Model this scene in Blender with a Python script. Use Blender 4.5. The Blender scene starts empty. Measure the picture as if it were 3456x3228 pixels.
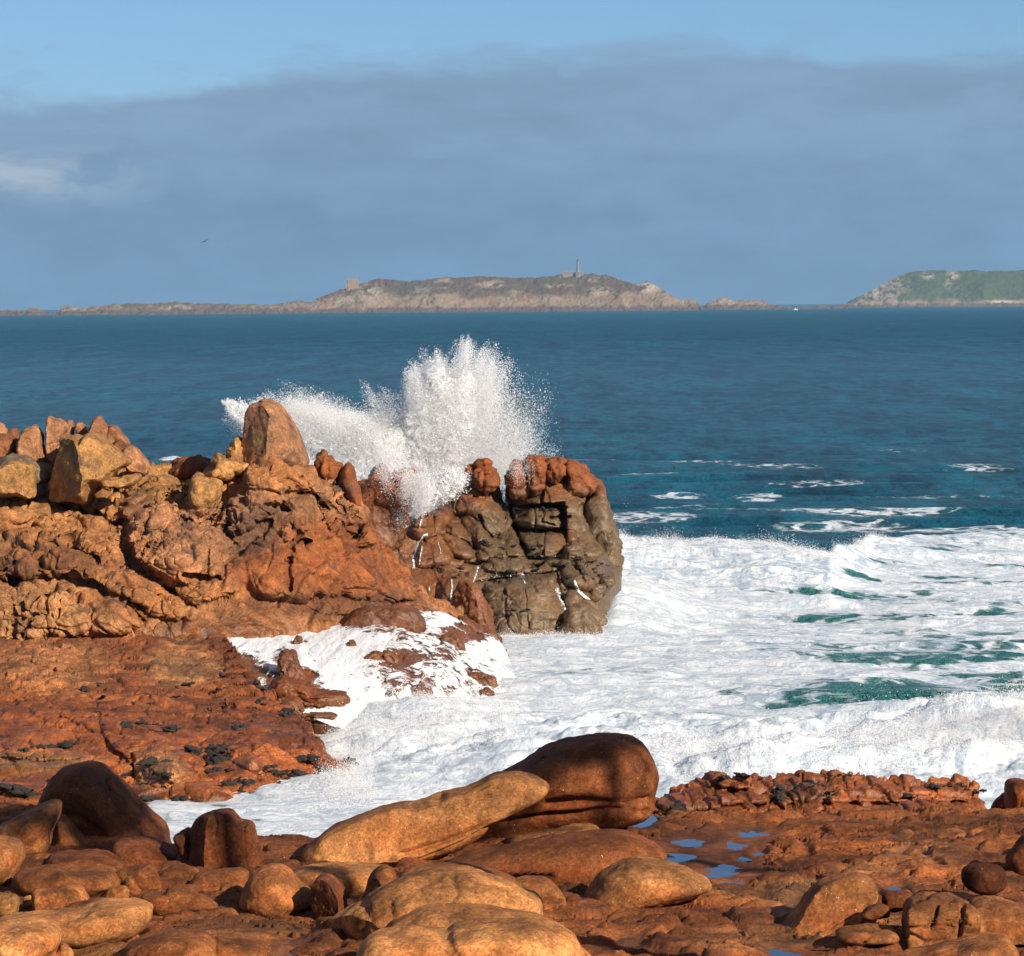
import bpy, bmesh, math
import numpy as np
from concurrent.futures import ThreadPoolExecutor
from mathutils import Matrix, Euler

# ------------------------------------------------------------------ scene / camera
sc = bpy.context.scene
col = sc.collection
PW, PH = 3456, 3228
FOV = math.radians(16.0)
FPX = PW / 2 / math.tan(FOV / 2)
CAMZ = 10.0
PITCH = math.atan(580 / FPX)
ROLL = math.radians(-0.43)
cam_rot = (Matrix.Rotation(math.pi / 2 - PITCH, 3, 'X') @ Matrix.Rotation(ROLL, 3, 'Z'))
CR = np.array(cam_rot)
cd = bpy.data.cameras.new('camera'); cam = bpy.data.objects.new('camera', cd); col.objects.link(cam)
cam.location = (0, 0, CAMZ); cam.rotation_euler = cam_rot.to_euler()
cd.sensor_fit = 'HORIZONTAL'; cd.angle = FOV; cd.clip_start = 0.5; cd.clip_end = 200000
sc.camera = cam

def rays(x, y):
    """direction through a photo pixel, scaled so that its Y (ground distance) is 1"""
    v = np.stack([(np.asarray(x, float) - PW / 2) / FPX, -(np.asarray(y, float) - PH / 2) / FPX, -np.ones_like(np.asarray(x, float))], -1)
    w = v @ CR.T
    return w / w[..., 1:2]
def P(x, y, d):
    r = rays(x, y) * np.asarray(d, float)[..., None]
    r[..., 2] += CAMZ
    return r
def dist_at(x, y, z):
    return (z - CAMZ) / rays(x, y)[..., 2]
def project(V):
    v = V - np.array([0, 0, CAMZ]); c = v @ CR
    return PW / 2 + FPX * c[..., 0] / -c[..., 2], PH / 2 - FPX * c[..., 1] / -c[..., 2]

REG = {'R1': (0, 1250, 1300 / 1988), 'R2': (700, 1100, 1500 / 1988), 'R3': (0, 2050, 1300 / 1988), 'R4': (900, 2400, 1600 / 1988),
       'R5': (2100, 2400, 1356 / 1988), 'R6': (700, 1900, 1200 / 1988), 'A1': (0, 1380, 700 / 1988), 'A2': (650, 1330, 700 / 1988),
       'A3': (1150, 1500, 1000 / 1988), 'A4': (0, 2550, 700 / 1917), 'A5': (600, 2650, 800 / 1988), 'A7': (2400, 2850, 1056 / 1988),
       'A8': (600, 1100, 1300 / 1988), 'D': (0, 0, PW / 1988), 'S': (0, 0, 1.0),
       'I1': (1000, 840, 1000 / 1988), 'I2': (1800, 840, 500 / 1988), 'I3': (0, 980, 1150 / 1988), 'I4': (2300, 880, 1156 / 1988)}
def tr(reg, pts):
    ox, oy, s = REG[reg]
    a = np.array(pts, float)
    a[:, :2] = a[:, :2] * s + np.array([ox, oy])
    return a

# ------------------------------------------------------------------ numpy noise
rs = np.random.RandomState(7)
PERM = np.concatenate([rs.permutation(256)] * 3).astype(np.int32)
GR = rs.normal(size=(256, 3)).astype(np.float32); GR /= np.linalg.norm(GR, axis=1)[:, None]
GX, GY, GZ = [np.ascontiguousarray(GR[:, i]) for i in range(3)]
POOL = ThreadPoolExecutor(4)
def par(fn, p, n=8):
    p = np.asarray(p, np.float32)
    sh = p.shape[:-1]; q = p.reshape(-1, p.shape[-1])
    if len(q) < 20000: return fn(q).reshape(sh + (-1,)).squeeze(-1) if False else _shape(fn(q), sh)
    return _shape(np.concatenate(list(POOL.map(fn, np.array_split(q, n)))), sh)
def _shape(r, sh):
    return r.reshape(sh) if r.ndim == 1 else r.reshape(sh + (r.shape[-1],))
def _perlin(p):
    i = np.floor(p).astype(np.int32); f = (p - i).astype(np.float32)
    i &= 255
    u = f * f * f * (f * (f * 6 - 15) + 10)
    X, Y, Z = i[:, 0], i[:, 1], i[:, 2]
    x, y, z = f[:, 0], f[:, 1], f[:, 2]
    A = [PERM[X], PERM[X + 1]]
    def g(a, b, c):
        h = PERM[PERM[A[a] + Y + b] + Z + c]
        return GX[h] * (x - a) + GY[h] * (y - b) + GZ[h] * (z - c)
    ux, uy, uz = u[:, 0], u[:, 1], u[:, 2]
    def lx(b, c):
        g0 = g(0, b, c); return g0 + ux * (g(1, b, c) - g0)
    a0 = lx(0, 0); a0 = a0 + uy * (lx(1, 0) - a0)
    a1 = lx(0, 1); a1 = a1 + uy * (lx(1, 1) - a1)
    return (a0 + uz * (a1 - a0)) * 1.5
def perlin(p): return par(_perlin, p)
def fbm(p, scale=1.0, octv=4, gain=.5, lac=2.03, mode='f', seed=0):
    p = np.asarray(p, np.float32) / scale + np.float32(seed * 17.31 + .37)
    s = 0; a = 1.0; t = 0
    for k in range(octv):
        n = perlin(p)
        if mode == 'b': n = np.abs(n) * 2 - .55
        elif mode == 'r': n = .55 - np.abs(n) * 2
        s = s + a * n; t += a; a *= gain
        p = p * lac + 5.7
    return s / t
def _voro(p):
    i = np.floor(p).astype(np.int32); f = p - i
    F1 = np.full(len(p), 9., np.float32); F2 = F1.copy(); ID = np.zeros(len(p), np.float32)
    for a in (-1, 0, 1):
        for b in (-1, 0, 1):
            for c in (-1, 0, 1):
                h = PERM[PERM[PERM[(i[:, 0] + a) & 255] + ((i[:, 1] + b) & 255)] + ((i[:, 2] + c) & 255)]
                dx = a + .5 + GX[h] * .55 - f[:, 0]; dy = b + .5 + GY[h] * .55 - f[:, 1]; dz = c + .5 + GZ[h] * .55 - f[:, 2]
                d = np.sqrt(dx * dx + dy * dy + dz * dz)
                m = d < F1
                F2 = np.where(m, F1, np.minimum(F2, d)); ID = np.where(m, h / 255., ID); F1 = np.where(m, d, F1)
    return np.stack([F1, F2, ID], -1)
def voro(p, scale=1.0, seed=0):
    r = par(_voro, np.asarray(p, np.float32) / scale + np.float32(seed * 11.7 + .13))
    return r[..., 0], r[..., 1], r[..., 2]
def sstep(a, b, x):
    t = np.clip((x - a) / (b - a), 0, 1); return t * t * (3 - 2 * t)
def warp(p, scale, amt, seed=3):
    p = np.asarray(p, np.float32)
    return p + amt * np.stack([perlin(p / scale + s + seed) for s in (1.3, 7.9, 15.1)], -1)

# ------------------------------------------------------------------ mesh helpers
def mesh_obj(name, V, F, mat, tint=None, smooth=True, parent=None, origin=None, attrs=None):
    V = np.ascontiguousarray(np.asarray(V, np.float64).reshape(-1, 3)); 
    if origin is not None: V = V - np.asarray(origin, float)
    me = bpy.data.meshes.new(name)
    Fs = F if isinstance(F, list) else [F]
    me.vertices.add(len(V)); me.vertices.foreach_set('co', V.astype(np.float32).ravel())
    nl = sum(f.size for f in Fs); npoly = sum(len(f) for f in Fs)
    me.loops.add(nl); me.polygons.add(npoly)
    me.loops.foreach_set('vertex_index', np.concatenate([f.ravel() for f in Fs]).astype(np.int32))
    tot = np.concatenate([np.full(len(f), f.shape[1]) for f in Fs])
    st = np.concatenate([[0], np.cumsum(tot)[:-1]])
    me.polygons.foreach_set('loop_start', st.astype(np.int32))
    me.update(calc_edges=True)
    me.validate()
    if smooth: me.polygons.foreach_set('use_smooth', np.ones(npoly, bool))
    if tint is not None:
        t = np.asarray(tint, np.float32).reshape(len(V), -1)
        if t.shape[1] == 3: t = np.concatenate([t, np.zeros((len(V), 1), np.float32)], 1)
        a = me.attributes.new('tint', 'FLOAT_COLOR', 'POINT'); a.data.foreach_set('color', np.ascontiguousarray(t).ravel())
    for k, v in (attrs or {}).items():
        a = me.attributes.new(k, 'FLOAT', 'POINT'); a.data.foreach_set('value', np.ascontiguousarray(np.asarray(v, np.float32)).ravel())
    if mat: me.materials.append(mat)
    o = bpy.data.objects.new(name, me); col.objects.link(o)
    if origin is not None and parent is None: o.location = origin
    if parent is not None: o.parent = parent
    return o
def tag(o, label=None, cat=None, group=None, kind=None):
    if label: o['label'] = label
    if cat: o['category'] = cat
    if group: o['group'] = group
    if kind: o['kind'] = kind
    return o
def empty(name, loc):
    o = bpy.data.objects.new(name, None); col.objects.link(o); o.location = loc; return o
def grid_faces(nr, nc, off=0):
    i = (np.arange(nr - 1)[:, None] * nc + np.arange(nc - 1)[None, :]).ravel() + off
    return np.stack([i, i + nc, i + nc + 1, i + 1], -1)
def grid_normals(V):
    a = np.gradient(V, axis=0); b = np.gradient(V, axis=1)
    n = np.cross(a, b); n /= np.linalg.norm(n, axis=-1, keepdims=True) + 1e-9
    return n
ICO = {}
def ico(n):
    if n not in ICO:
        bm = bmesh.new(); bmesh.ops.create_icosphere(bm, subdivisions=n, radius=1)
        V = np.array([v.co[:] for v in bm.verts]); F = np.array([[v.index for v in f.verts] for f in bm.faces]); bm.free()
        ICO[n] = (V, F)
    return ICO[n]
def mesh_normals(V, F):
    n = np.cross(V[F[:, 1]] - V[F[:, 0]], V[F[:, 2]] - V[F[:, 0]])
    N = np.zeros_like(V)
    for k in range(3):
        for c in range(3): N[:, c] += np.bincount(F[:, k], n[:, c], len(V))
    return N / (np.linalg.norm(N, axis=1, keepdims=True) + 1e-12)
def spline_closed(pts, n=200):
    """Catmull-Rom round a closed outline"""
    p = np.asarray(pts, float); m = len(p)
    t = np.linspace(0, m, n, endpoint=False); i = t.astype(int); f = (t - i)[:, None]
    p0, p1, p2, p3 = p[(i - 1) % m], p[i % m], p[(i + 1) % m], p[(i + 2) % m]
    return .5 * (2 * p1 + (p2 - p0) * f + (2 * p0 - 5 * p1 + 4 * p2 - p3) * f ** 2 + (3 * p1 - p0 - 3 * p2 + p3) * f ** 3)
def radial(pts):
    """outline -> (centre, radius as a function of angle)"""
    s = spline_closed(pts, 400)
    x, y = s[:, 0], s[:, 1]; x2, y2 = np.roll(x, -1), np.roll(y, -1)
    cr = x * y2 - x2 * y; A = cr.sum() / 2
    c = np.array([((x + x2) * cr).sum() / (6 * A), ((y + y2) * cr).sum() / (6 * A)])
    d = s - c; th = np.arctan2(d[:, 1], d[:, 0]); r = np.hypot(d[:, 0], d[:, 1])
    T = np.linspace(-np.pi, np.pi, 361)
    o = np.argsort(th); th, r = th[o], r[o]
    R = np.interp(T, np.concatenate([th - 2 * np.pi, th, th + 2 * np.pi]), np.concatenate([r, r, r]))
    k = np.array([.1, .2, .4, .2, .1]); Rp = np.concatenate([R[-5:-1], R, R[1:5]])
    R = np.convolve(Rp, k, 'same')[4:-4]
    return c, (lambda a: np.interp(a, T, R))
def rbf(pts, vals, q, sc_=400.):
    p = np.asarray(pts, float) / sc_; q = np.asarray(q, float) / sc_
    n = len(p)
    K = np.linalg.norm(p[:, None] - p[None], axis=-1)
    A = np.zeros((n + 3, n + 3)); A[:n, :n] = K + np.eye(n) * 1e-3; A[:n, n] = 1; A[:n, n + 1:] = p; A[n, :n] = 1; A[n + 1:, :n] = p.T
    w = np.linalg.solve(A, np.concatenate([vals, np.zeros(3)]))
    out = np.full(len(q), w[n]) + q @ w[n + 1:]
    for k in range(n): out += w[k] * np.hypot(q[:, 0] - p[k, 0], q[:, 1] - p[k, 1])
    return out
def poly_dist(pts, x, y):
    d = np.full(x.shape, 1e9)
    for a, b in zip(pts[:-1], pts[1:]):
        ab = b - a; L = ab @ ab + 1e-9
        t = np.clip(((x - a[0]) * ab[0] + (y - a[1]) * ab[1]) / L, 0, 1)
        d = np.minimum(d, np.hypot(x - a[0] - t * ab[0], y - a[1] - t * ab[1]))
    return d
def smax(a, b, k=.15):
    h = np.clip(.5 + .5 * (a - b) / k, 0, 1); return b + (a - b) * h + k * h * (1 - h)

def inflate(reg, poly, d, depth, sub=5, full=.8, cuts=(), low=.05, fine=.008, seed=0, bill=.0, bs=.6, crack=0., cs=1.2, amp=1.0, lean=0., rough=.014, rsc=.45, lines=(), strata=None, joints=None):
    """a boulder with the outline of a rock in the photo, its own distance, real size and thickness"""
    pts = tr(reg, poly)
    c, rf = radial(pts)
    S, F = ico(sub)
    mpp = d / FPX
    a, b, cz = S[:, 0], S[:, 1], S[:, 2]           # a right, b down, cz towards camera
    th = np.arctan2(b, a); rho = np.sqrt(a * a + b * b)
    r = rf(th) * mpp
    ip = rho ** full
    L = np.stack([np.cos(th) * r * ip, -np.sin(th) * r * ip, np.sign(cz) * np.abs(cz) ** full * depth], -1)
    for n in cuts:
        nn = np.array(n[:3], float); nn /= np.linalg.norm(nn)
        s = L @ nn; lim = n[3] * s.max(); ov = np.maximum(s - lim, 0)
        L = L - nn * (ov * .9)[:, None]
    size = min(float(np.mean(r)), depth) * 2
    C = P(c[0], c[1], np.array(d))
    V = np.stack([L[:, 0], -L[:, 2] + lean * L[:, 1], L[:, 1]], -1)
    N = mesh_normals(V, F)
    if (N * V).sum() < 0: F = F[:, ::-1]; N = -N
    W = V + C
    h = fbm(W + seed * 3.3, size * .9, 3, seed=seed) * low * size
    if bill: h = h + bill * fbm(warp(W, bs, bs * .3), bs, 4, .55, mode='b', seed=seed)
    if crack:
        f1, f2, idd = voro(warp(W, cs, cs * .14) * np.array([1, 1, .75]), cs, seed)
        h = h - crack * .9 * (1 - sstep(0, .10, f2 - f1)) + crack * 1.1 * (idd - .5)
    if lines:
        wx, wy = project(W)
        wb = 5 * fbm(W, .4, 3, seed=seed + 6)
        for ln, lw, A in lines:
            dd_ = poly_dist(tr(reg, ln), wx + wb, wy + wb)
            h = h - np.where(cz > -.2, A * np.exp(-(dd_ / (lw * REG[reg][2])) ** 2), 0)
    if strata:
        s_ = (W[:, 2] + .12 * W[:, 0] * strata[2] + .22 * fbm(W, 1.2, 3, seed=seed + 7)) / strata[1]; fr = s_ - np.floor(s_)
        h = h + strata[0] * (sstep(0, .14, fr) - fr)
    if joints:
        s_ = (W[:, 0] * .9 + .35 * W[:, 1] + .18 * W[:, 2] + .3 * fbm(W, 1.5, 3, seed=seed + 8)) / joints[1]; fr = s_ - np.floor(s_)
        h = h + joints[0] * (sstep(0, .12, fr) - fr)
    h = h + rough * fbm(warp(W, .5, .15), rsc, 4, .6, mode='b', seed=seed + 4)
    h = h + fine * fbm(W, .16, 3, seed=seed + 1)
    V = V + N * (h * amp)[:, None] + C
    return V, F
def join(parts):
    Vs, Fs, off = [], [], 0
    for V, F in parts:
        Vs.append(V); Fs.append(F + off); off += len(V)
    return np.concatenate(Vs), np.concatenate(Fs)

def relief(reg, top, bot, ctrl, zmode=False, lobes=(), cracks=(), step=2.6, back=9., zlow=-1.2, rnd=.8, disp=None, topn=10., kback=26, skirt=1.):
    T, B = tr(reg, top), tr(reg, bot); CT = tr(reg, ctrl)
    x0, x1 = max(T[0, 0], B[0, 0]), min(T[-1, 0], B[-1, 0])
    xs = np.arange(x0, x1, step)
    ty = np.interp(xs, T[:, 0], T[:, 1]); by = np.interp(xs, B[:, 0], B[:, 1])
    q = np.stack([xs, xs * 0, xs * 0], -1)
    ty = ty + topn * fbm(q, 60, 4, .6, seed=2)
    nr = int(np.max(by - ty) / step) + 2
    t = np.linspace(0, 1, nr)[:, None]
    X = np.broadcast_to(xs, (nr, len(xs))).copy(); Y = ty + (by - ty) * t
    vals = CT[:, 2]
    if zmode: vals = dist_at(CT[:, 0], CT[:, 1], vals)
    D = rbf(CT[:, :2], vals, np.stack([X.ravel(), Y.ravel()], -1)).reshape(X.shape)
    Bm = np.zeros_like(D)
    for poly, A in lobes:
        pp = tr(reg, poly); c, rf = radial(pp)
        dx, dy = X - c[0], Y - c[1]
        rho = np.hypot(dx, dy) / rf(np.arctan2(dy, dx))
        Bm = smax(Bm, A * np.sqrt(np.clip(1 - rho ** 2, 0, 1)) - .02, .06)
    D = D - Bm
    D = D + rnd * np.exp(-(Y - ty) / 26.)
    for ln, w, A in cracks:
        pp = tr(reg, ln); w = w * REG[reg][2]
        wob = 6 * fbm(np.stack([X, Y, X * 0], -1), 30, 3, seed=4)
        D = D + A * np.exp(-(poly_dist(pp, X + wob, Y - wob) / w) ** 2)
    V = P(X, Y, D)
    N = grid_normals(V)
    if (N[..., 1].mean() > 0): N = -N
    if disp is not None:
        h = disp(V, X, Y); V = V + N * h[..., None]
    s = (np.arange(kback, 0, -1) / kback)[:, None]
    tp = V[0]
    bk = np.stack([np.broadcast_to(tp[:, 0], (kback, len(xs))), tp[:, 1] + back * s ** 1.1, tp[:, 2] * (1 - s ** 1.6) + zlow * s ** 1.6], -1)
    bk[..., 2] += .25 * fbm(bk, 1.5, 3) * (1 - s)
    fr = np.stack([V[-1] + np.array([0, -.1, -1]) * k * skirt for k in (.5, 1., 2.)], 0)
    VV = np.concatenate([bk, V, fr], 0)
    nr2, nc = VV.shape[:2]
    return VV, grid_faces(nr2, nc)[:, ::-1], VV.shape
# ------------------------------------------------------------------ materials
class NT:
    def __init__(s, name):
        s.m = bpy.data.materials.new(name); s.m.use_nodes = True; s.t = s.m.node_tree; s.t.nodes.clear()
        s.out = s.n('ShaderNodeOutputMaterial')
    def n(s, t, **kw):
        nd = s.t.nodes.new(t)
        for k, v in kw.items():
            if k.startswith('i_'):
                nd.inputs[k[2:].replace('_', ' ')].default_value = v
            else: setattr(nd, k, v)
        return nd
    def l(s, a, b): s.t.links.new(a, b)
    def noise(s, vec, scale, detail=4, rough=.55, dist=0.):
        nd = s.n('ShaderNodeTexNoise'); nd.inputs['Scale'].default_value = scale; nd.inputs['Detail'].default_value = detail
        nd.inputs['Roughness'].default_value = rough; nd.inputs['Distortion'].default_value = dist; s.l(vec, nd.inputs['Vector']); return nd.outputs['Fac']
    def ramp(s, fac, a, b, va=0., vb=1.):
        nd = s.n('ShaderNodeMapRange'); nd.interpolation_type = 'SMOOTHSTEP'; nd.clamp = True
        for k, v in zip(('From Min', 'From Max', 'To Min', 'To Max'), (a, b, va, vb)): nd.inputs[k].default_value = v
        s.l(fac, nd.inputs['Value']); return nd.outputs['Result']
    def mix(s, fac, a, b, mode='MIX'):
        nd = s.n('ShaderNodeMix'); nd.data_type = 'RGBA'; nd.blend_type = mode
        for sk, v in ((nd.inputs[0], fac), (nd.inputs[6], a), (nd.inputs[7], b)):
            if hasattr(v, 'is_linked'): s.l(v, sk)
            elif isinstance(v, (int, float)): sk.default_value = v if sk.type == 'VALUE' else (v, v, v, 1)
            else: sk.default_value = (*v, 1) if len(v) == 3 else v
        return nd.outputs[2]
    def math(s, op, a, b=0., clamp=False):
        nd = s.n('ShaderNodeMath'); nd.operation = op; nd.use_clamp = clamp
        for sk, v in zip(nd.inputs, (a, b)):
            if hasattr(v, 'is_linked'): s.l(v, sk)
            else: sk.default_value = v
        return nd.outputs[0]
    def bump(s, h, strength, dist, nrm=None):
        nd = s.n('ShaderNodeBump'); nd.inputs['Strength'].default_value = strength; nd.inputs['Distance'].default_value = dist
        s.l(h, nd.inputs['Height'])
        if nrm is not None: s.l(nrm, nd.inputs['Normal'])
        return nd.outputs['Normal']
    def attr(s, name): return s.n('ShaderNodeAttribute', attribute_name=name)
    def scale(s, vec, xyz):
        nd = s.n('ShaderNodeVectorMath'); nd.operation = 'MULTIPLY'; s.l(vec, nd.inputs[0]); nd.inputs[1].default_value = xyz; return nd.outputs[0]

def rock_mat(name, speck=.0, contrast=1.0, bumpd=.02, grain=.25, moss=None, dark=(.055, .032, .022), darkth=(.60, .72), dsc=1.1, wetgloss=True, glint=0., streak=0., spec=.35):
    m = NT(name)
    pos = m.n('ShaderNodeNewGeometry').outputs['Position']
    at = m.attr('tint')
    n1 = m.noise(pos, .55, 5, .6, .4)
    n2 = m.noise(pos, 2.6, 6, .62, .3)
    n3 = m.noise(pos, 14, 5, .65)
    n4 = m.noise(pos, 36, 4, .72)
    v = m.ramp(n2, .3, .72, 1 - .32 * contrast, 1 + .26 * contrast)
    c = m.mix(1, at.outputs['Color'], m.ramp(n1, .3, .7, 1 - .22 * contrast, 1 + .2 * contrast), 'MULTIPLY')
    c = m.mix(1, c, v, 'MULTIPLY')
    c = m.mix(1, c, m.ramp(n3, .25, .75, 1 - grain, 1 + grain), 'MULTIPLY')
    c = m.mix(1, c, m.ramp(n4, .25, .75, 1 - grain, 1 + grain), 'MULTIPLY')
    vc = m.n('ShaderNodeTexVoronoi'); vc.inputs['Scale'].default_value = 34.; m.l(pos, vc.inputs['Vector'])
    vs = m.n('ShaderNodeSeparateColor'); m.l(vc.outputs['Color'], vs.inputs[0])
    c = m.mix(1, c, m.ramp(vs.outputs[0], 0, 1, 1 - grain * .9, 1 + grain * .9), 'MULTIPLY')      # feldspar and mica crystals
    # warm / cool drift of the granite itself
    c = m.mix(m.ramp(m.noise(pos, 1.3, 4, .6, .8), .45, .75, 0, .35), c, m.mix(1, c, (1.12, .86, .68), 'MULTIPLY'))
    # black lichen / algae patches with a shape of their own
    if darkth:
        dn = m.noise(m.scale(pos, (1, 1, 1 if not streak else streak)), dsc, 9, .68, .6)
        c = m.mix(m.ramp(dn, darkth[0], darkth[1], 0, .8), c, dark)
    if speck:
        vo = m.n('ShaderNodeTexVoronoi'); vo.inputs['Scale'].default_value = 9.; vo.inputs['Randomness'].default_value = 1; m.l(pos, vo.inputs['Vector'])
        sp = m.math('MULTIPLY', m.ramp(vo.outputs['Distance'], .10, .16, 1, 0), m.ramp(m.noise(pos, .8, 4, .6), .5, .62, 0, speck))
        c = m.mix(sp, c, (.02, .016, .012))
    if glint:
        vo = m.n('ShaderNodeTexVoronoi'); vo.inputs['Scale'].default_value = 13.; m.l(pos, vo.inputs['Vector'])
        sp = m.math('MULTIPLY', m.ramp(vo.outputs['Distance'], .07, .13, 1, 0), m.ramp(m.noise(pos, 1.7, 3, .6), .52, .62, 0, glint))
        c = m.mix(sp, c, (.62, .5, .36))
    h = m.math('ADD', m.math('MULTIPLY', n3, .55), m.math('ADD', m.math('MULTIPLY', n4, .18), m.math('MULTIPLY', n2, 1.2)))
    nb = m.bump(h, .75, bumpd)
    b = m.n('ShaderNodeBsdfPrincipled'); m.l(c, b.inputs['Base Color']); m.l(nb, b.inputs['Normal'])
    if wetgloss:
        r = m.ramp(at.outputs['Alpha'], 0, 1, .86, .38)
        m.l(m.math('ADD', r, m.math('MULTIPLY', m.math('SUBTRACT', n3, .5), .3), True), b.inputs['Roughness'])
    else: b.inputs['Roughness'].default_value = .85
    b.inputs['Specular IOR Level'].default_value = spec
    m.l(b.outputs[0], m.out.inputs['Surface'])
    return m.m

M_head = rock_mat('headland_granite', contrast=1.3, bumpd=.06, darkth=(.55, .66), dsc=1.2)
M_stack = rock_mat('stack_granite', contrast=.8, bumpd=.05, speck=.85, darkth=(.66, .74), dsc=1.6, grain=.2)
M_shelf = rock_mat('shelf_granite', contrast=1.1, bumpd=.04, speck=.7, darkth=(.63, .74), dsc=1.5)
M_bould = rock_mat('boulder_granite', contrast=1.3, bumpd=.024, darkth=(.57, .72), dsc=1.3, glint=.8, grain=.25, spec=.15)
M_ground = rock_mat('ground_granite', contrast=1.15, bumpd=.03, speck=.55, darkth=(.62, .76), dsc=1.7, glint=.5, spec=.25)
M_isl = rock_mat('island_ground', contrast=.0, bumpd=.0, darkth=None, wetgloss=False, grain=.0)

def plain(name, c, rough=.7, noise=.15, nscale=3.):
    m = NT(name); pos = m.n('ShaderNodeNewGeometry').outputs['Position']
    cc = m.mix(1, c, m.ramp(m.noise(pos, nscale, 4), .3, .7, 1 - noise, 1 + noise), 'MULTIPLY')
    b = m.n('ShaderNodeBsdfPrincipled'); m.l(cc, b.inputs['Base Color']); b.inputs['Roughness'].default_value = rough
    m.l(b.outputs[0], m.out.inputs['Surface']); return m.m
M_weed = plain('dark_weed', (.016, .012, .008), .95, .4, 20)
M_stone = plain('tower_stone', (.17, .16, .14), .9, .12, .3)
M_stone2 = plain('fort_stone', (.22, .145, .105), .9, .15, .3)
M_lant = plain('lantern_green', (.03, .06, .06), .5)
M_white = plain('white_paint', (.8, .8, .78), .5, .03); M_pale = plain('pale_metal', (.3, .3, .29), .6, .05)
M_bird = plain('bird_feathers', (.12, .12, .13), .8)

def foam_bsdf(m, nrm=None, c=(.88, .9, .92), lnk=None, tr=.25):
    d = m.n('ShaderNodeBsdfDiffuse'); d.inputs['Color'].default_value = (*c, 1)
    t = m.n('ShaderNodeBsdfTranslucent'); t.inputs['Color'].default_value = (*c, 1)
    if lnk is not None: m.l(lnk, d.inputs['Color']); m.l(lnk, t.inputs['Color'])
    if nrm is not None: m.l(nrm, d.inputs['Normal'])
    x = m.n('ShaderNodeMixShader'); x.inputs[0].default_value = tr; m.l(d.outputs[0], x.inputs[1]); m.l(t.outputs[0], x.inputs[2])
    return x.outputs[0]
def spray_mat():
    m = NT('spray_white'); m.l(foam_bsdf(m, None, (.99, .99, .99), None, .5), m.out.inputs['Surface']); return m.m
M_spray = spray_mat()
def foambody_mat():
    m = NT('foam_body'); pos = m.n('ShaderNodeNewGeometry').outputs['Position']
    h = m.math('ADD', m.noise(pos, 3, 6, .7), m.noise(pos, 22, 4, .7))
    m.l(foam_bsdf(m, m.bump(h, .5, .08), (.88, .89, .90)), m.out.inputs['Surface']); return m.m
M_foam = foambody_mat()

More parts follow.
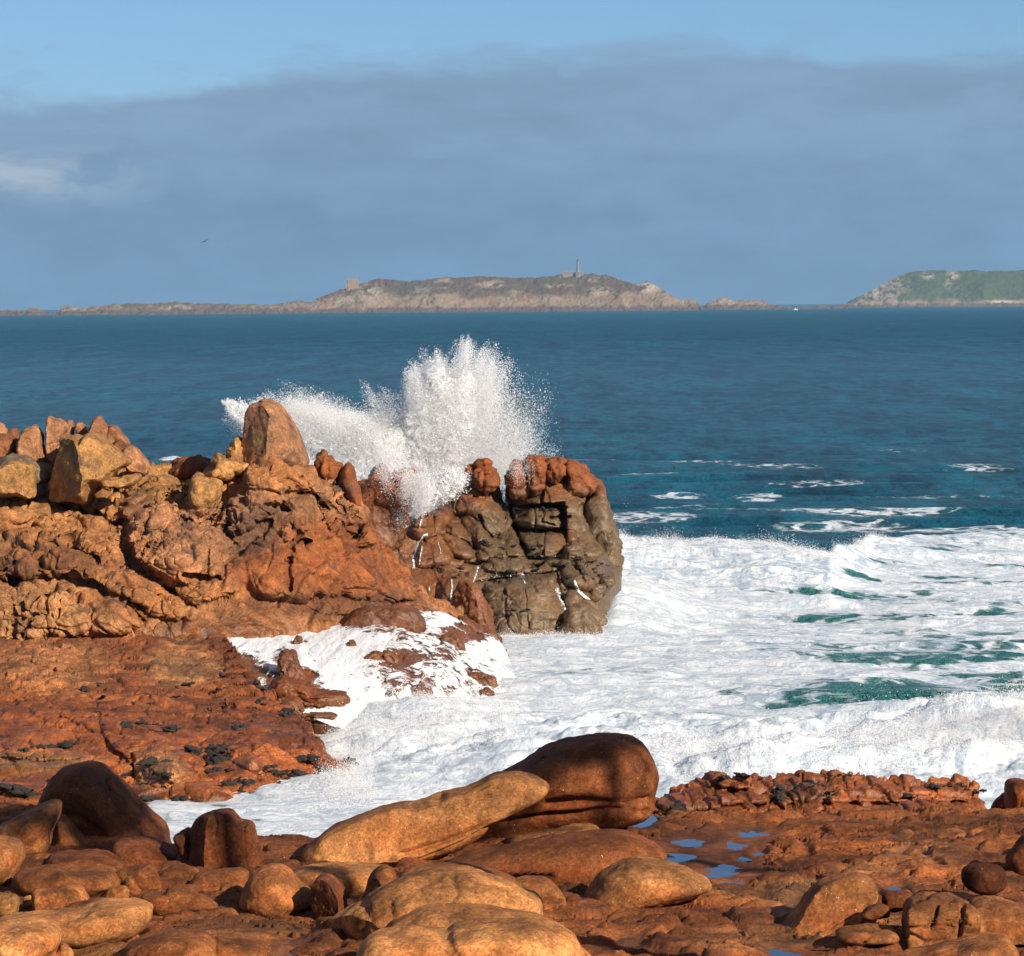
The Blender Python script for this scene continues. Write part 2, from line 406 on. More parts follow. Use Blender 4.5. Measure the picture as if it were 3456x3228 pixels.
def sea_mat():
    m = NT('sea_water')
    pos = m.n('ShaderNodeNewGeometry').outputs['Position']
    cov = m.attr('foam').outputs['Fac']; aer = m.attr('aer').outputs['Fac']; far = m.attr('far').outputs['Fac']
    # lacy foam: threshold of warped noise against coverage
    sx = m.scale(pos, (.8, .5, .3))
    wn = m.n('ShaderNodeTexNoise'); wn.inputs['Scale'].default_value = .55; wn.inputs['Detail'].default_value = 4; m.l(pos, wn.inputs['Vector'])
    wv = m.n('ShaderNodeVectorMath'); wv.operation = 'MULTIPLY_ADD'; m.l(wn.outputs['Color'], wv.inputs[0]); wv.inputs[1].default_value = (1.6, 2.4, 0); m.l(sx, wv.inputs[2])
    a = m.noise(wv.outputs[0], 1.3, 10, .74)
    vo = m.n('ShaderNodeTexVoronoi'); vo.feature = 'DISTANCE_TO_EDGE'; vo.inputs['Scale'].default_value = 1.1; m.l(wv.outputs[0], vo.inputs['Vector'])
    lace = m.ramp(vo.outputs['Distance'], 0, .32, .16, -.06)
    pat = m.math('ADD', a, lace)
    th = m.math('SUBTRACT', .92, m.math('MULTIPLY', cov, .86))
    df = m.math('SUBTRACT', pat, th)
    fac = m.math('MULTIPLY', m.ramp(df, -.09, .12), m.ramp(cov, .015, .08))
    fac = m.math('MAXIMUM', fac, m.math('MULTIPLY', m.ramp(df, -.2, .05), m.ramp(cov, .3, .8, 0, .45)))
    # water
    deep = m.mix(m.ramp(m.noise(m.scale(pos, (.02, .006, 0)), 1, 5, .6), .35, .65), (.0002, .062, .094), (.0008, .088, .120))
    rip = m.math('ADD', m.math('MULTIPLY', m.noise(m.scale(pos, (.62, .20, 0)), 1, 9, .70, .3), .5), m.math('MULTIPLY', m.noise(m.scale(pos, (.14, .016, 0)), 1, 12, .8, .2), .5))
    deep = m.mix(1, deep, m.ramp(rip, .40, .60, .30, 1.95), 'MULTIPLY')  # light and dark of the ripples painted into the water colour
    wc = m.mix(aer, deep, (.045, .20, .18))
    b = m.n('ShaderNodeBsdfPrincipled'); m.l(wc, b.inputs['Base Color']); b.inputs['IOR'].default_value = 1.33
    m.l(m.ramp(far, 0, 1, .16, .30), b.inputs['Roughness'])
    b.inputs['Specular IOR Level'].default_value = .06
    s1 = m.scale(pos, (.45, 1, .5))
    w1 = m.noise(s1, .9, 6, .62, .4); w2 = m.noise(s1, 4.5, 4, .6, .3)
    s2 = m.scale(pos, (.40, .18, 0)); w3 = m.noise(s2, 1, 7, .66, .3); w4 = m.noise(m.scale(pos, (.10, .016, 0)), 1, 9, .75, .2)
    nb = m.bump(w4, .9, 9.)
    nb = m.bump(w3, 1., 1.9, nb)
    nb = m.bump(w1, .7, .34, nb)
    nb = m.bump(w2, .35, .06, nb)
    m.l(nb, b.inputs['Normal'])
    # foam
    h = m.math('ADD', m.math('MULTIPLY', m.noise(wv.outputs[0], 2.2, 8, .7), 1.4), m.math('MULTIPLY', m.noise(pos, 9, 5, .7), .45))
    thin = m.ramp(m.noise(m.scale(wv.outputs[0], (.7, 2.2, 1)), 2.2, 8, .72, .6), .43, .58)
    fcol = m.mix(m.math('MULTIPLY', thin, m.ramp(aer, 0, .9, .50, .85)), (.86, .87, .87), (.30, .41, .50))  # grey-blue streaks: thinner foam, with its soft shadows painted into the colour
    fb = foam_bsdf(m, m.bump(h, .7, .16), (.9, .91, .9), fcol)
    x = m.n('ShaderNodeMixShader'); m.l(fac, x.inputs[0]); m.l(b.outputs[0], x.inputs[1]); m.l(fb, x.inputs[2])
    m.l(x.outputs[0], m.out.inputs['Surface'])
    return m.m
M_sea = sea_mat()

def pool_mat():
    m = NT('pool_water'); pos = m.n('ShaderNodeNewGeometry').outputs['Position']
    b = m.n('ShaderNodeBsdfPrincipled'); b.inputs['Base Color'].default_value = (.03, .03, .03, 1); b.inputs['Roughness'].default_value = .04
    b.inputs['IOR'].default_value = 1.33; m.l(m.bump(m.noise(pos, 5, 3), .05, .03), b.inputs['Normal'])
    m.l(b.outputs[0], m.out.inputs['Surface']); return m.m
M_pool = pool_mat()

def cascade_mat():
    m = NT('falling_water'); pos = m.n('ShaderNodeNewGeometry').outputs['Position']
    cov = m.attr('foam').outputs['Fac']; fl = m.attr('flow').outputs['Fac']; ac = m.attr('across').outputs['Fac']
    cv = m.n('ShaderNodeCombineXYZ'); m.l(m.math('MULTIPLY', ac, 4.), cv.inputs[0]); m.l(m.math('MULTIPLY', fl, 1.5), cv.inputs[1])
    a = m.noise(cv.outputs[0], 1., 8, .68, .9)
    a2 = m.noise(pos, 2.2, 6, .65, .5)
    pat = m.math('ADD', m.math('MULTIPLY', a, .7), m.math('MULTIPLY', a2, .3))
    th = m.math('SUBTRACT', .80, m.math('MULTIPLY', cov, .50))
    fac = m.math('MULTIPLY', m.ramp(m.math('SUBTRACT', pat, th), -.03, .08), m.ramp(cov, .02, .1))
    h = m.math('ADD', a, m.math('MULTIPLY', m.noise(pos, 9, 5, .7), .5))
    fb = foam_bsdf(m, m.bump(h, .6, .10), (.86, .87, .88))
    tp = m.n('ShaderNodeBsdfTransparent'); x = m.n('ShaderNodeMixShader'); m.l(fac, x.inputs[0]); m.l(tp.outputs[0], x.inputs[1]); m.l(fb, x.inputs[2])
    m.l(x.outputs[0], m.out.inputs['Surface']); return m.m
M_casc = cascade_mat()

# ------------------------------------------------------------------ light and sky
SUN_AZ, SUN_EL = math.radians(140), math.radians(27)      # clockwise from +Y: behind the viewer, to the right
sv = np.array([math.sin(SUN_AZ) * math.cos(SUN_EL), math.cos(SUN_AZ) * math.cos(SUN_EL), math.sin(SUN_EL)])
ld = bpy.data.lights.new('sun', 'SUN'); lo = bpy.data.objects.new('sun', ld); col.objects.link(lo)
ld.energy = 5.0; ld.angle = math.radians(.5); ld.color = (1, .90, .76)
from mathutils import Vector
lo.rotation_euler = Vector(sv).to_track_quat('Z', 'Y').to_euler(); lo.location = (30, -40, 60)

w = bpy.data.worlds.new('World'); sc.world = w; w.use_nodes = True
m = NT.__new__(NT); m.t = w.node_tree; m.t.nodes.clear(); m.out = m.n('ShaderNodeOutputWorld')
sky = m.n('ShaderNodeTexSky'); sky.sky_type = 'NISHITA'; sky.sun_disc = False; sky.sun_elevation = SUN_EL; sky.sun_rotation = SUN_AZ
sky.air_density = 1.0; sky.dust_density = .2; sky.ozone_density = 3.5; sky.altitude = 0
SKYS = .06
dirv = m.n('ShaderNodeTexCoord').outputs['Generated']
sep = m.n('ShaderNodeSeparateXYZ'); m.l(dirv, sep.inputs[0])
el = sep.outputs['Z']
skyc = m.mix(1, sky.outputs[0], (.545, .73, 1.02), 'MULTIPLY')
# a bank of grey-blue cloud lying over the horizon
d1 = m.scale(dirv, (9, 9, 34)); d2 = m.scale(dirv, (30, 30, 85))
cn = m.noise(d1, 1, 6, .58, .4); cn2 = m.noise(d2, 1, 7, .62, .5)
edge = m.math('ADD', m.math('ADD', .0690, m.ramp(sep.outputs['X'], -.03, -.145, 0, -.0145)), m.math('ADD', m.math('MULTIPLY', m.math('SUBTRACT', cn, .5), .035), m.math('MULTIPLY', m.math('SUBTRACT', cn2, .5), .022)))
bank = m.ramp(m.math('SUBTRACT', edge, el), -.003, .0085)
wisp = m.math('MULTIPLY', m.ramp(cn2, .52, .75, 0, .55), m.ramp(el, .085, .055))
cm = m.math('MAXIMUM', bank, wisp)
cl = m.mix(m.ramp(el, .0, .065), (1.84, 3.10, 4.78), (2.32, 3.50, 5.10))
cl = m.mix(1, cl, m.ramp(m.math('ADD', m.math('MULTIPLY', cn, .6), m.math('MULTIPLY', cn2, .4)), .3, .7, .85, 1.13), 'MULTIPLY')
# paler puffs low on the left
puff = m.math('MULTIPLY', m.ramp(cn2, .42, .62), m.math('MULTIPLY', m.ramp(m.math('ABSOLUTE', m.math('SUBTRACT', el, .0365)), 0, .010, 1, 0), m.ramp(sep.outputs['X'], -.085, -.13)))
cl = m.mix(m.math('MULTIPLY', puff, .8), cl, (4.6, 5.4, 6.3))
far_c = m.mix(m.math('MULTIPLY', cm, m.ramp(el, .5, .2)), skyc, cl)
hc = m.noise(m.scale(dirv, (2.2, 2.2, 4)), 1, 6, .6, .3)
far_c = m.mix(m.math('MULTIPLY', m.ramp(hc, .42, .58, 0, .85), m.ramp(el, .18, .42)), far_c, (4.2, 4.2, 4.4))     # broken bright cloud added overhead, unseen, to lift the fill in shade
bg = m.n('ShaderNodeBackground'); m.l(far_c, bg.inputs['Color']); bg.inputs['Strength'].default_value = SKYS
m.l(bg.outputs[0], m.out.inputs['Surface'])
sc.view_settings.view_transform = 'Standard'; sc.view_settings.look = 'None'; sc.view_settings.exposure = .70; sc.view_settings.gamma = 1
sc.render.film_transparent = False
sc.cycles.max_bounces = 16; sc.cycles.diffuse_bounces = 10; sc.cycles.transmission_bounces = 12
# ------------------------------------------------------------------ rocks of the headland
ORANGE = np.array([.27, .108, .034]); OCHRE = np.array([.30, .145, .044]); PINK = np.array([.29, .130, .056]); DARK = np.array([.085, .042, .022])
RED = np.array([.19, .06, .018]); BROWN = np.array([.115, .040, .014]); GREYB = np.array([.105, .074, .043]); RUST = np.array([.20, .056, .0125])
BUFF = np.array([.27, .128, .048])
def paint(V, base, spots, wetz=None):
    """rock colour by place: lichen, pink granite, weed-stained tide zone (spots are lichen/stain patches)"""
    x, y = project(V); sh = x.shape
    n = fbm(V, 2.5, 4, seed=8) ; n2 = fbm(V, .9, 4, seed=9)
    T = np.broadcast_to(np.asarray(base, float), sh + (3,)).copy()
    for reg, cx, cy, rx, ry, c, wgt in spots:
        p = tr(reg, [(cx, cy)])[0]; s = REG[reg][2]
        r = np.sqrt(((x - p[0]) / (rx * s)) ** 2 + ((y - p[1]) / (ry * s)) ** 2)
        k = sstep(1.25, .55, r + .55 * n + .25 * n2) * wgt
        T = T * (1 - k[..., None]) + np.asarray(c) * k[..., None]
    A = np.zeros(sh)
    if wetz is not None: A = sstep(wetz[1], wetz[0], V[..., 2] + .5 * n)
    return np.concatenate([T, A[..., None]], -1)

flow = np.array([[.80, 0, .60], [0, 1, 0], [-.60, 0, .80]])
def disp_head(V, X, Y):
    Q = warp(V @ flow.T, 2.2, .7) * np.array([1.7, 1.2, .62])
    h = .30 * fbm(Q, 1.9, 4, .43, mode='b', seed=1)
    Q2 = warp(V, .8, .25)
    f1, f2, i = voro(Q2 * np.array([1, 1, 1.25]), .95, 2)
    k = sstep(.3, .6, fbm(V, 4.5, 2, seed=12) + .5)
    h = h + k * (.17 * (i - .5) - .15 * (1 - sstep(0, .11, f2 - f1)))
    f1, f2, i = voro(warp(V, .35, .08) * np.array([1, 1, 1.4]), .42, 22)
    h = h + sstep(-.05, .25, fbm(V, 3, 2, seed=19)) * (.06 * (i - .5) - .05 * (1 - sstep(0, .13, f2 - f1)))
    h = h + .045 * fbm(V, .6, 3, .5, mode='b', seed=3) + .012 * fbm(V, .14, 3, .6, seed=5)
    cl = perlin(warp(V, 3, .8) * np.array([.5, .5, 1.1]) + 31.)            # long thin joints
    h = h + .05 * fbm(warp(V, .5, .2), .35, 4, .6, mode='b', seed=7) * sstep(-.2, .3, fbm(V, 3, 2, seed=18))
    return h - .16 * np.exp(-(cl / .04) ** 2)

HTOP = [(-150, 560), (0, 560), (250, 560), (500, 520), (640, 490), (760, 470), (860, 480), (960, 452), (1040, 440), (1095, 470), (1120, 465), (1180, 450), (1240, 430), (1270, 410), (1420, 400), (1500, 420), (1570, 460), (1640, 545), (1720, 575), (1800, 620), (1850, 690), (1900, 800), (1990, 885), (2060, 965), (2150, 1080), (2250, 1180), (2400, 1240)]
HBOT = [(-150, 1480), (0, 1480), (200, 1470), (450, 1460), (700, 1420), (900, 1400), (1050, 1400), (1250, 1400), (1500, 1340), (1700, 1310), (2000, 1290), (2400, 1300)]
HCT = [(-150, 560, 101), (0, 560, 101), (500, 540, 101), (800, 470, 103), (1000, 450, 103.5), (1180, 440, 100.4), (1300, 410, 99.4), (1450, 420, 99.1), (1400, 520, 98.3), (1280, 540, 98.2), (1560, 500, 99.4), (-150, 800, 97.6), (0, 800, 97.6), (400, 800, 97.4), (700, 800, 97.2),
       (1000, 800, 97.2), (1300, 800, 97.4), (1600, 800, 99), (1800, 700, 101), (1950, 900, 101), (-150, 1000, 95.2), (0, 1000, 95.2), (400, 1000, 95.2), (700, 1000, 95.2), (1000, 1000, 95.2), (1300, 1000, 96), (1600, 1000, 97.5),
       (1900, 1050, 99.5), (2200, 1150, 103), (-150, 1430, 93.0), (0, 1430, 93.0), (300, 1430, 93.0), (700, 1340, 93.0), (1000, 1330, 93.0), (1300, 1330, 94), (1600, 1270, 95.5), (2000, 1250, 98.5), (2300, 1250, 102), (2400, 1280, 103)]
HLOBE = [([(1250, 560), (1275, 450), (1320, 400), (1400, 390), (1450, 430), (1500, 530), (1560, 620), (1530, 700), (1400, 700), (1280, 640)], .9), ([(1440, 450), (1540, 470), (1600, 560), (1640, 660), (1540, 640), (1480, 560)], .6),
         ([(0, 1100), (150, 1080), (350, 1060), (560, 1100), (700, 1200), (720, 1330), (450, 1400), (0, 1430), (-150, 1400), (-150, 1100)], 1.1),
         ([(0, 880), (200, 820), (420, 800), (500, 900), (490, 980), (600, 1000), (740, 1060), (850, 1100), (830, 1180), (740, 1250), (600, 1150), (400, 1080), (150, 1080), (-100, 1060), (-100, 900)], 1.3),
         ([(180, 740), (280, 690), (370, 760), (360, 860), (300, 900), (200, 850)], .9),
         ([(-100, 640), (60, 615), (160, 660), (230, 640), (380, 690), (400, 740), (300, 760), (150, 800), (0, 820), (-100, 820)], 1.0),
         ([(640, 620), (760, 580), (900, 560), (1130, 580), (1160, 680), (1100, 760), (900, 780), (760, 900), (700, 1000), (640, 900), (620, 800), (600, 700)], 1.2),
         ([(740, 920), (800, 820), (900, 780), (1080, 790), (1150, 860), (1120, 980), (1000, 1100), (900, 1100), (780, 1050), (700, 980)], 1.1),
         ([(1160, 700), (1250, 600), (1400, 560), (1500, 620), (1480, 720), (1350, 800), (1200, 850), (1140, 780)], .9),
         ([(1280, 900), (1380, 800), (1500, 650), (1600, 640), (1750, 760), (1850, 880), (1990, 900), (2100, 1060), (2150, 1180), (1900, 1200), (1650, 1180), (1500, 1200), (1300, 1150), (1240, 1000)], 1.5),
         ([(950, 1100), (1100, 1000), (1280, 960), (1290, 1080), (1200, 1180), (1050, 1210), (950, 1180)], .8),
         ([(510, 570), (650, 520), (800, 480), (950, 540), (930, 580), (700, 600), (560, 620)], .7),
         ([(1450, 440), (1560, 480), (1700, 580), (1850, 720), (1900, 860), (1780, 800), (1650, 660), (1500, 600), (1400, 500)], .8),
         ([(900, 1170), (1000, 1160), (1010, 1290), (760, 1260), (780, 1180)], .5),
         ([(1560, 1180), (1800, 1130), (2000, 1180), (1950, 1260), (1700, 1270)], .4)]
HCR = [([(400, 700), (520, 740), (560, 790), (640, 780), (640, 900), (690, 1000), (800, 1080), (900, 1150), (960, 1200), (1000, 1230)], 12, 1.0), ([(1500, 1130), (1495, 1000), (1520, 880), (1540, 860), (1600, 880)], 8, .7),
       ([(950, 1060), (1040, 1065), (1130, 1070)], 8, .7), ([(360, 890), (450, 930), (500, 970)], 8, .6), ([(0, 1020), (80, 990), (180, 970)], 8, .6), ([(1380, 700), (1480, 710)], 8, .7), ([(1490, 640), (1560, 630), (1640, 660)], 7, .6),
       ([(60, 1180), (70, 1300), (80, 1400)], 6, .4), ([(230, 1220), (260, 1390)], 6, .4), ([(190, 1230), (110, 1370)], 6, .4), ([(740, 1290), (640, 1180), (600, 1090)], 7, .5), ([(720, 870), (780, 740), (860, 650)], 8, .6),
       ([(800, 880), (900, 760), (960, 640)], 7, .5), ([(800, 660), (900, 640), (1000, 600)], 6, .4), ([(1080, 880), (1070, 1000), (1080, 1060)], 6, .4), ([(900, 700), (860, 820), (760, 960)], 6, .4), ([(1180, 700), (1160, 820), (1220, 900)], 7, .5),
       ([(1580, 560), (1640, 700), (1720, 800)], 6, .4), ([(1700, 580), (1760, 690), (1860, 800)], 6, .4), ([(520, 590), (580, 600), (640, 640)], 8, .7), ([(730, 590), (800, 575)], 6, .5), ([(830, 640), (900, 632)], 5, .4)]
HCR = [(l, w_, a_ * .75) for l, w_, a_ in HCR]
V, F, sh = relief('R1', HTOP, HBOT, HCT, lobes=HLOBE, cracks=HCR, step=2.1, disp=disp_head)
HSPOT = [('R1', 300, 640, 420, 130, OCHRE, .8), ('R1', 850, 570, 330, 90, OCHRE, .85), ('R1', 1050, 640, 150, 80, OCHRE, .6), ('R1', 1000, 860, 420, 200, PINK, .8), ('R1', 150, 1250, 420, 220, BUFF, .7), ('R1', 300, 980, 330, 90, BROWN, .7), ('R1', 60, 1040, 200, 60, BROWN, .6), ('R1', 620, 1150, 160, 120, BROWN * 1.3, .5),
         ('R1', 1330, 720, 220, 110, PINK, .6), ('R1', 1380, 850, 230, 170, DARK, .75), ('R1', 1560, 700, 120, 90, DARK, .5), ('R1', 1000, 720, 120, 90, DARK, .3), ('R1', 720, 690, 90, 110, DARK, .5), ('R1', 1250, 900, 160, 120, DARK, .4),
         ('R1', 1750, 1000, 420, 260, RUST, .9), ('R1', 1420, 1040, 260, 120, RUST, .85), ('R1', 1750, 640, 150, 150, PINK, .7), ('R1', 1700, 1210, 500, 80, BROWN, .85), ('R1', 1150, 1330, 300, 90, BROWN, .7), ('R1', 300, 1440, 500, 60, ORANGE, .5)]
FF = [F]
o = mesh_obj('headland', V.reshape(-1, 3), FF, M_head, paint(V.reshape(-1, 3), ORANGE, HSPOT, (1.3, 2.6)), origin=(-6, 95, 0)); tag(o, 'rugged orange granite headland with ochre lichen and deep clefts behind the tidal shelf', 'headland', kind='structure')

def boulder_obj(name, label, cat, parts, mat, tint, group=None, wetz=None, spots=()):
    V, F = join(parts)
    mn, mx = V.min(0), V.max(0)
    o = mesh_obj(name, V, F, mat, paint(V, tint, spots, wetz), origin=((mn[0] + mx[0]) / 2, (mn[1] + mx[1]) / 2, mn[2]))
    return tag(o, label, cat, group)

# pinnacle and its neighbours
boulder_obj('rock_pinnacle', 'tallest rounded granite pinnacle standing against the white splash', 'rock', [
    inflate('A2', [(515, 250), (520, 180), (560, 115), (640, 80), (690, 55), (760, 75), (830, 110), (880, 180), (930, 240), (980, 320), (1040, 430), (1085, 570), (1110, 680), (1000, 740), (850, 800), (700, 800), (520, 760), (480, 560), (490, 430)], 100.3, 2.0, 6, .72, cuts=[(-.75, .25, .55, .74), (.1, .3, 1, .92)], low=.06, bill=.05, bs=1.1, seed=21, fine=.02),
    inflate('A2', [(640, 62), (660, 50), (700, 52), (715, 72), (680, 85), (645, 80)], 100.0, .3, 3, seed=29)], M_head, PINK * .96,
    spots=[('A2', 560, 600, 120, 150, OCHRE, .6), ('A2', 660, 430, 110, 70, np.array([.18, .16, .03]), .8)])
boulder_obj('lichen_crag', 'knobbly yellow lichen crag left of the pinnacle', 'rock', [
    inflate('A2', [(330, 540), (345, 490), (400, 460), (425, 430), (470, 470), (510, 560), (520, 690), (430, 740), (300, 700), (330, 600)], 99.8, .8, 5, .75, low=.08, bill=.16, bs=.5, seed=23),
    inflate('A2', [(205, 650), (235, 580), (270, 570), (320, 600), (420, 640), (560, 700), (480, 790), (300, 840), (110, 840), (120, 740), (210, 690)], 99.2, 1.0, 5, .75, low=.08, bill=.2, bs=.6, seed=24),
    inflate('A2', [(-20, 810), (120, 780), (260, 830), (290, 960), (200, 1100), (-20, 1120)], 98.4, .8, 5, .75, low=.08, bill=.15, bs=.8, seed=25)], M_head, OCHRE)
boulder_obj('jagged_crag', 'jagged red brown crag with three teeth in front of the splash', 'rock', [
    inflate('A2', [(1185, 610), (1210, 575), (1240, 590), (1260, 570), (1300, 610), (1360, 640), (1430, 670), (1440, 780), (1400, 900), (1250, 880), (1175, 780)], 102.6, .8, 5, .75, low=.08, bill=.22, bs=.7, seed=26)], M_head, RUST * .85)
boulder_obj('rock_tooth', 'smooth upright brown rock tooth right of the jagged crag', 'rock', [
    inflate('A2', [(1440, 700), (1480, 655), (1520, 665), (1555, 730), (1580, 850), (1620, 1000), (1600, 1120), (1450, 960), (1400, 820)], 102.2, .8, 5, .75, low=.05, bill=.06, seed=27)], M_head, RUST * .95)
boulder_obj('low_crag', 'low dark reddish crag in the dip left of the lichen crag', 'rock', [
    inflate('R1', [(880, 500), (960, 450), (1040, 440), (1095, 470), (1100, 560), (960, 580), (880, 550)], 103, 1.0, 5, .75, low=.08, bill=.2, bs=.7, seed=28)], M_head, RUST * .7)

ST = [  # standing stones on the left skyline
 ([(-60, 135), (0, 135), (50, 175), (70, 230), (60, 330), (-60, 350)], 101.5, .7, PINK, 'rounded pink stone cut by the left edge on the skyline'),
 ([(75, 210), (130, 180), (165, 195), (185, 250), (170, 380), (100, 380), (72, 280)], 101.8, .5, BROWN * 1.3, 'small brown stone in the gap near the left skyline edge'),
 ([(0, 235), (60, 240), (110, 270), (165, 300), (160, 430), (60, 480), (-60, 480), (-60, 240)], 100.6, .8, BROWN * 1.5, 'speckled brown boulder below the skyline stone at the left edge'),
 ([(235, 190), (300, 170), (335, 153), (375, 185), (400, 240), (420, 380), (450, 560), (330, 600), (200, 520), (165, 420), (180, 290)], 100.2, .8, PINK, 'broad pink standing slab with a pointed top'),
 ([(465, 90), (495, 65), (520, 95), (580, 100), (620, 140), (640, 200), (620, 260), (600, 340), (590, 520), (540, 600), (470, 600), (450, 440), (445, 300), (450, 180)], 100.5, .8, PINK, 'tall pink standing stone with a beaked tip'),
 ([(645, 120), (670, 107), (700, 120), (712, 190), (705, 280), (640, 280), (634, 180)], 101.6, .35, PINK, 'smallest upright stone between the beaked stone and its twin knob'),
 ([(735, 140), (770, 125), (810, 145), (825, 195), (850, 290), (780, 340), (728, 220)], 101.4, .4, PINK * .9, 'small leaning knob left of the twin peaked stone'),
 ([(890, 110), (930, 75), (965, 70), (990, 105), (1040, 170), (1060, 250), (1070, 380), (960, 420), (850, 280), (850, 215), (875, 150)], 100.8, .8, PINK, 'tall peaked pink stone right of centre on the left skyline'),
 ([(1050, 165), (1080, 150), (1120, 165), (1165, 230), (1240, 330), (1210, 420), (1080, 400), (1035, 280)], 100.9, .7, PINK * .92, 'sloping pink stone leaning on the tall peaked stone'),
 ([(1090, 340), (1120, 300), (1160, 290), (1200, 330), (1195, 440), (1110, 450)], 100.2, .5, BROWN * 1.5, 'rounded brown stone below the sloping pink stone'),
 ([(1180, 390), (1230, 345), (1300, 360), (1360, 430), (1430, 540), (1390, 640), (1240, 620), (1190, 490)], 100.0, .8, PINK, 'cracked pink stone ending the skyline group on its right'),
 ([(600, 300), (650, 260), (750, 238), (800, 280), (850, 235), (930, 240), (1010, 290), (1090, 370), (1180, 440), (1250, 510), (1140, 590), (1070, 680), (940, 720), (890, 800), (850, 900), (700, 890), (500, 880), (475, 700), (550, 520), (600, 420)], 98.8, 1.9, OCHRE, 'largest ochre lichen boulder with a shadowed left face'),
 ([(0, 560), (80, 510), (160, 490), (250, 520), (325, 560), (332, 720), (330, 850), (200, 830), (-80, 820), (-80, 580)], 98.2, 1.1, OCHRE, 'squarish ochre boulder at the left edge below the skyline stones'),
 ([(0, 480), (80, 430), (170, 430), (320, 470), (480, 560), (500, 680), (330, 720), (250, 640), (0, 640), (-60, 560)], 99.4, .9, GREYB * 1.3, 'grey brown lichened boulder wedged behind the squarish ochre one'),
 ([(940, 700), (1000, 665), (1150, 655), (1220, 640), (1340, 640), (1330, 700), (1200, 760), (1100, 760), (960, 745)], 98.0, .8, OCHRE, 'flat ochre slab overhanging a dark hollow'),
]
for k, (pl, d, dep, c, lab) in enumerate(ST):
    cuts = [(.1, .15, 1, .8)]
    if k == 11: cuts = [(-.8, .05, .6, .62), (.45, .35, .8, .8)]
    if k == 12: cuts = [(.0, .2, 1, .72), (.9, 0, .4, .86)]
    boulder_obj('standing_stone', lab, 'rock', [inflate('A1', pl, d, dep, 6 if k in (11, 12) else 5, .7, cuts=cuts, low=.07, bill=.07, bs=.7, seed=40 + k, fine=.015, rough=.045)], M_head, c,
                group='granite stones on the left skyline', spots=[('A1', 700, 330, 60, 200, OCHRE, .6)] if k == 4 else ())

# ------------------------------------------------------------------ sea stack and saddle
def paint_stack(V):
    n = fbm(V, 1.6, 5, seed=5); n2 = fbm(V * np.array([1, 1, .3]), .5, 3, seed=6)
    z = V[..., 2] + .55 * n + .25 * n2
    k = sstep(3.3, 4.6, z)[..., None]
    lowc = GREYB * np.array([1.15, 1.05, .95]) + (RUST * .62 - GREYB) * sstep(.1, .5, n)[..., None] * .5
    x, y = project(V)
    dx = sstep(1700, 1450, x)[..., None]
    lowc = lowc * (1 - dx * .6) + (RUST * .75) * dx * .6
    T = lowc * (1 - k) + RUST * .98 * k
    return np.concatenate([T, (1 - .7 * k)], -1)
DS = 4.0
def S(poly, d, dep, sub=5, **kw):
    a = dict(full=.66, low=.06, bill=.10, bs=1.0, crack=.12, cs=1.15, fine=.018, rough=.06, rsc=.5, strata=(.14, .8, 1.), joints=(.10, 1.05)); a.update(kw)
    return inflate('A3', poly, d + DS, dep, sub, **a)
KT = [(330, 640), (420, 560), (480, 470), (520, 432), (580, 440), (622, 480), (645, 390), (690, 322), (760, 264), (850, 234), (865, 205), (920, 192), (1030, 207), (1052, 262), (1070, 330), (1088, 400), (1106, 400), (1118, 300), (1150, 150), (1240, 100), (1300, 88), (1440, 102), (1540, 116), (1620, 158), (1680, 217), (1740, 244), (1770, 322), (1800, 432), (1830, 540), (1858, 625), (1880, 690)]
KB = [(330, 900), (480, 1120), (640, 1330), (1560, 1330), (1640, 1160), (1720, 1080), (1790, 1010), (1830, 900), (1880, 850)]
KC = [(330, 640, 113.5), (480, 470, 113.6), (580, 450, 113.8), (645, 400, 116), (760, 264, 117), (920, 195, 117.2), (1060, 270, 117.4), (1110, 360, 118.2), (1150, 160, 117.6), (1300, 95, 117.8), (1540, 120, 118), (1740, 250, 118.8), (1860, 640, 118), (1880, 700, 118.2),
      (420, 800, 112.6), (560, 760, 113.2), (700, 560, 115), (800, 430, 116), (1000, 430, 116.2), (1000, 600, 115), (1300, 430, 116), (1300, 600, 115.2), (1600, 430, 116.4), (1600, 620, 115.4), (1500, 740, 114), (1740, 760, 113.4), (1000, 760, 113.6), (1300, 800, 113.2), (700, 800, 112.8), (700, 1000, 111.4),
      (900, 900, 112.2), (1200, 890, 112.0), (1430, 880, 111.8), (1000, 1100, 111.0), (1400, 1100, 111.0), (1000, 1330, 110.4), (1400, 1330, 110.3), (640, 1330, 110.6), (1620, 1000, 111.6), (1760, 930, 112.4), (1700, 860, 112.8)]
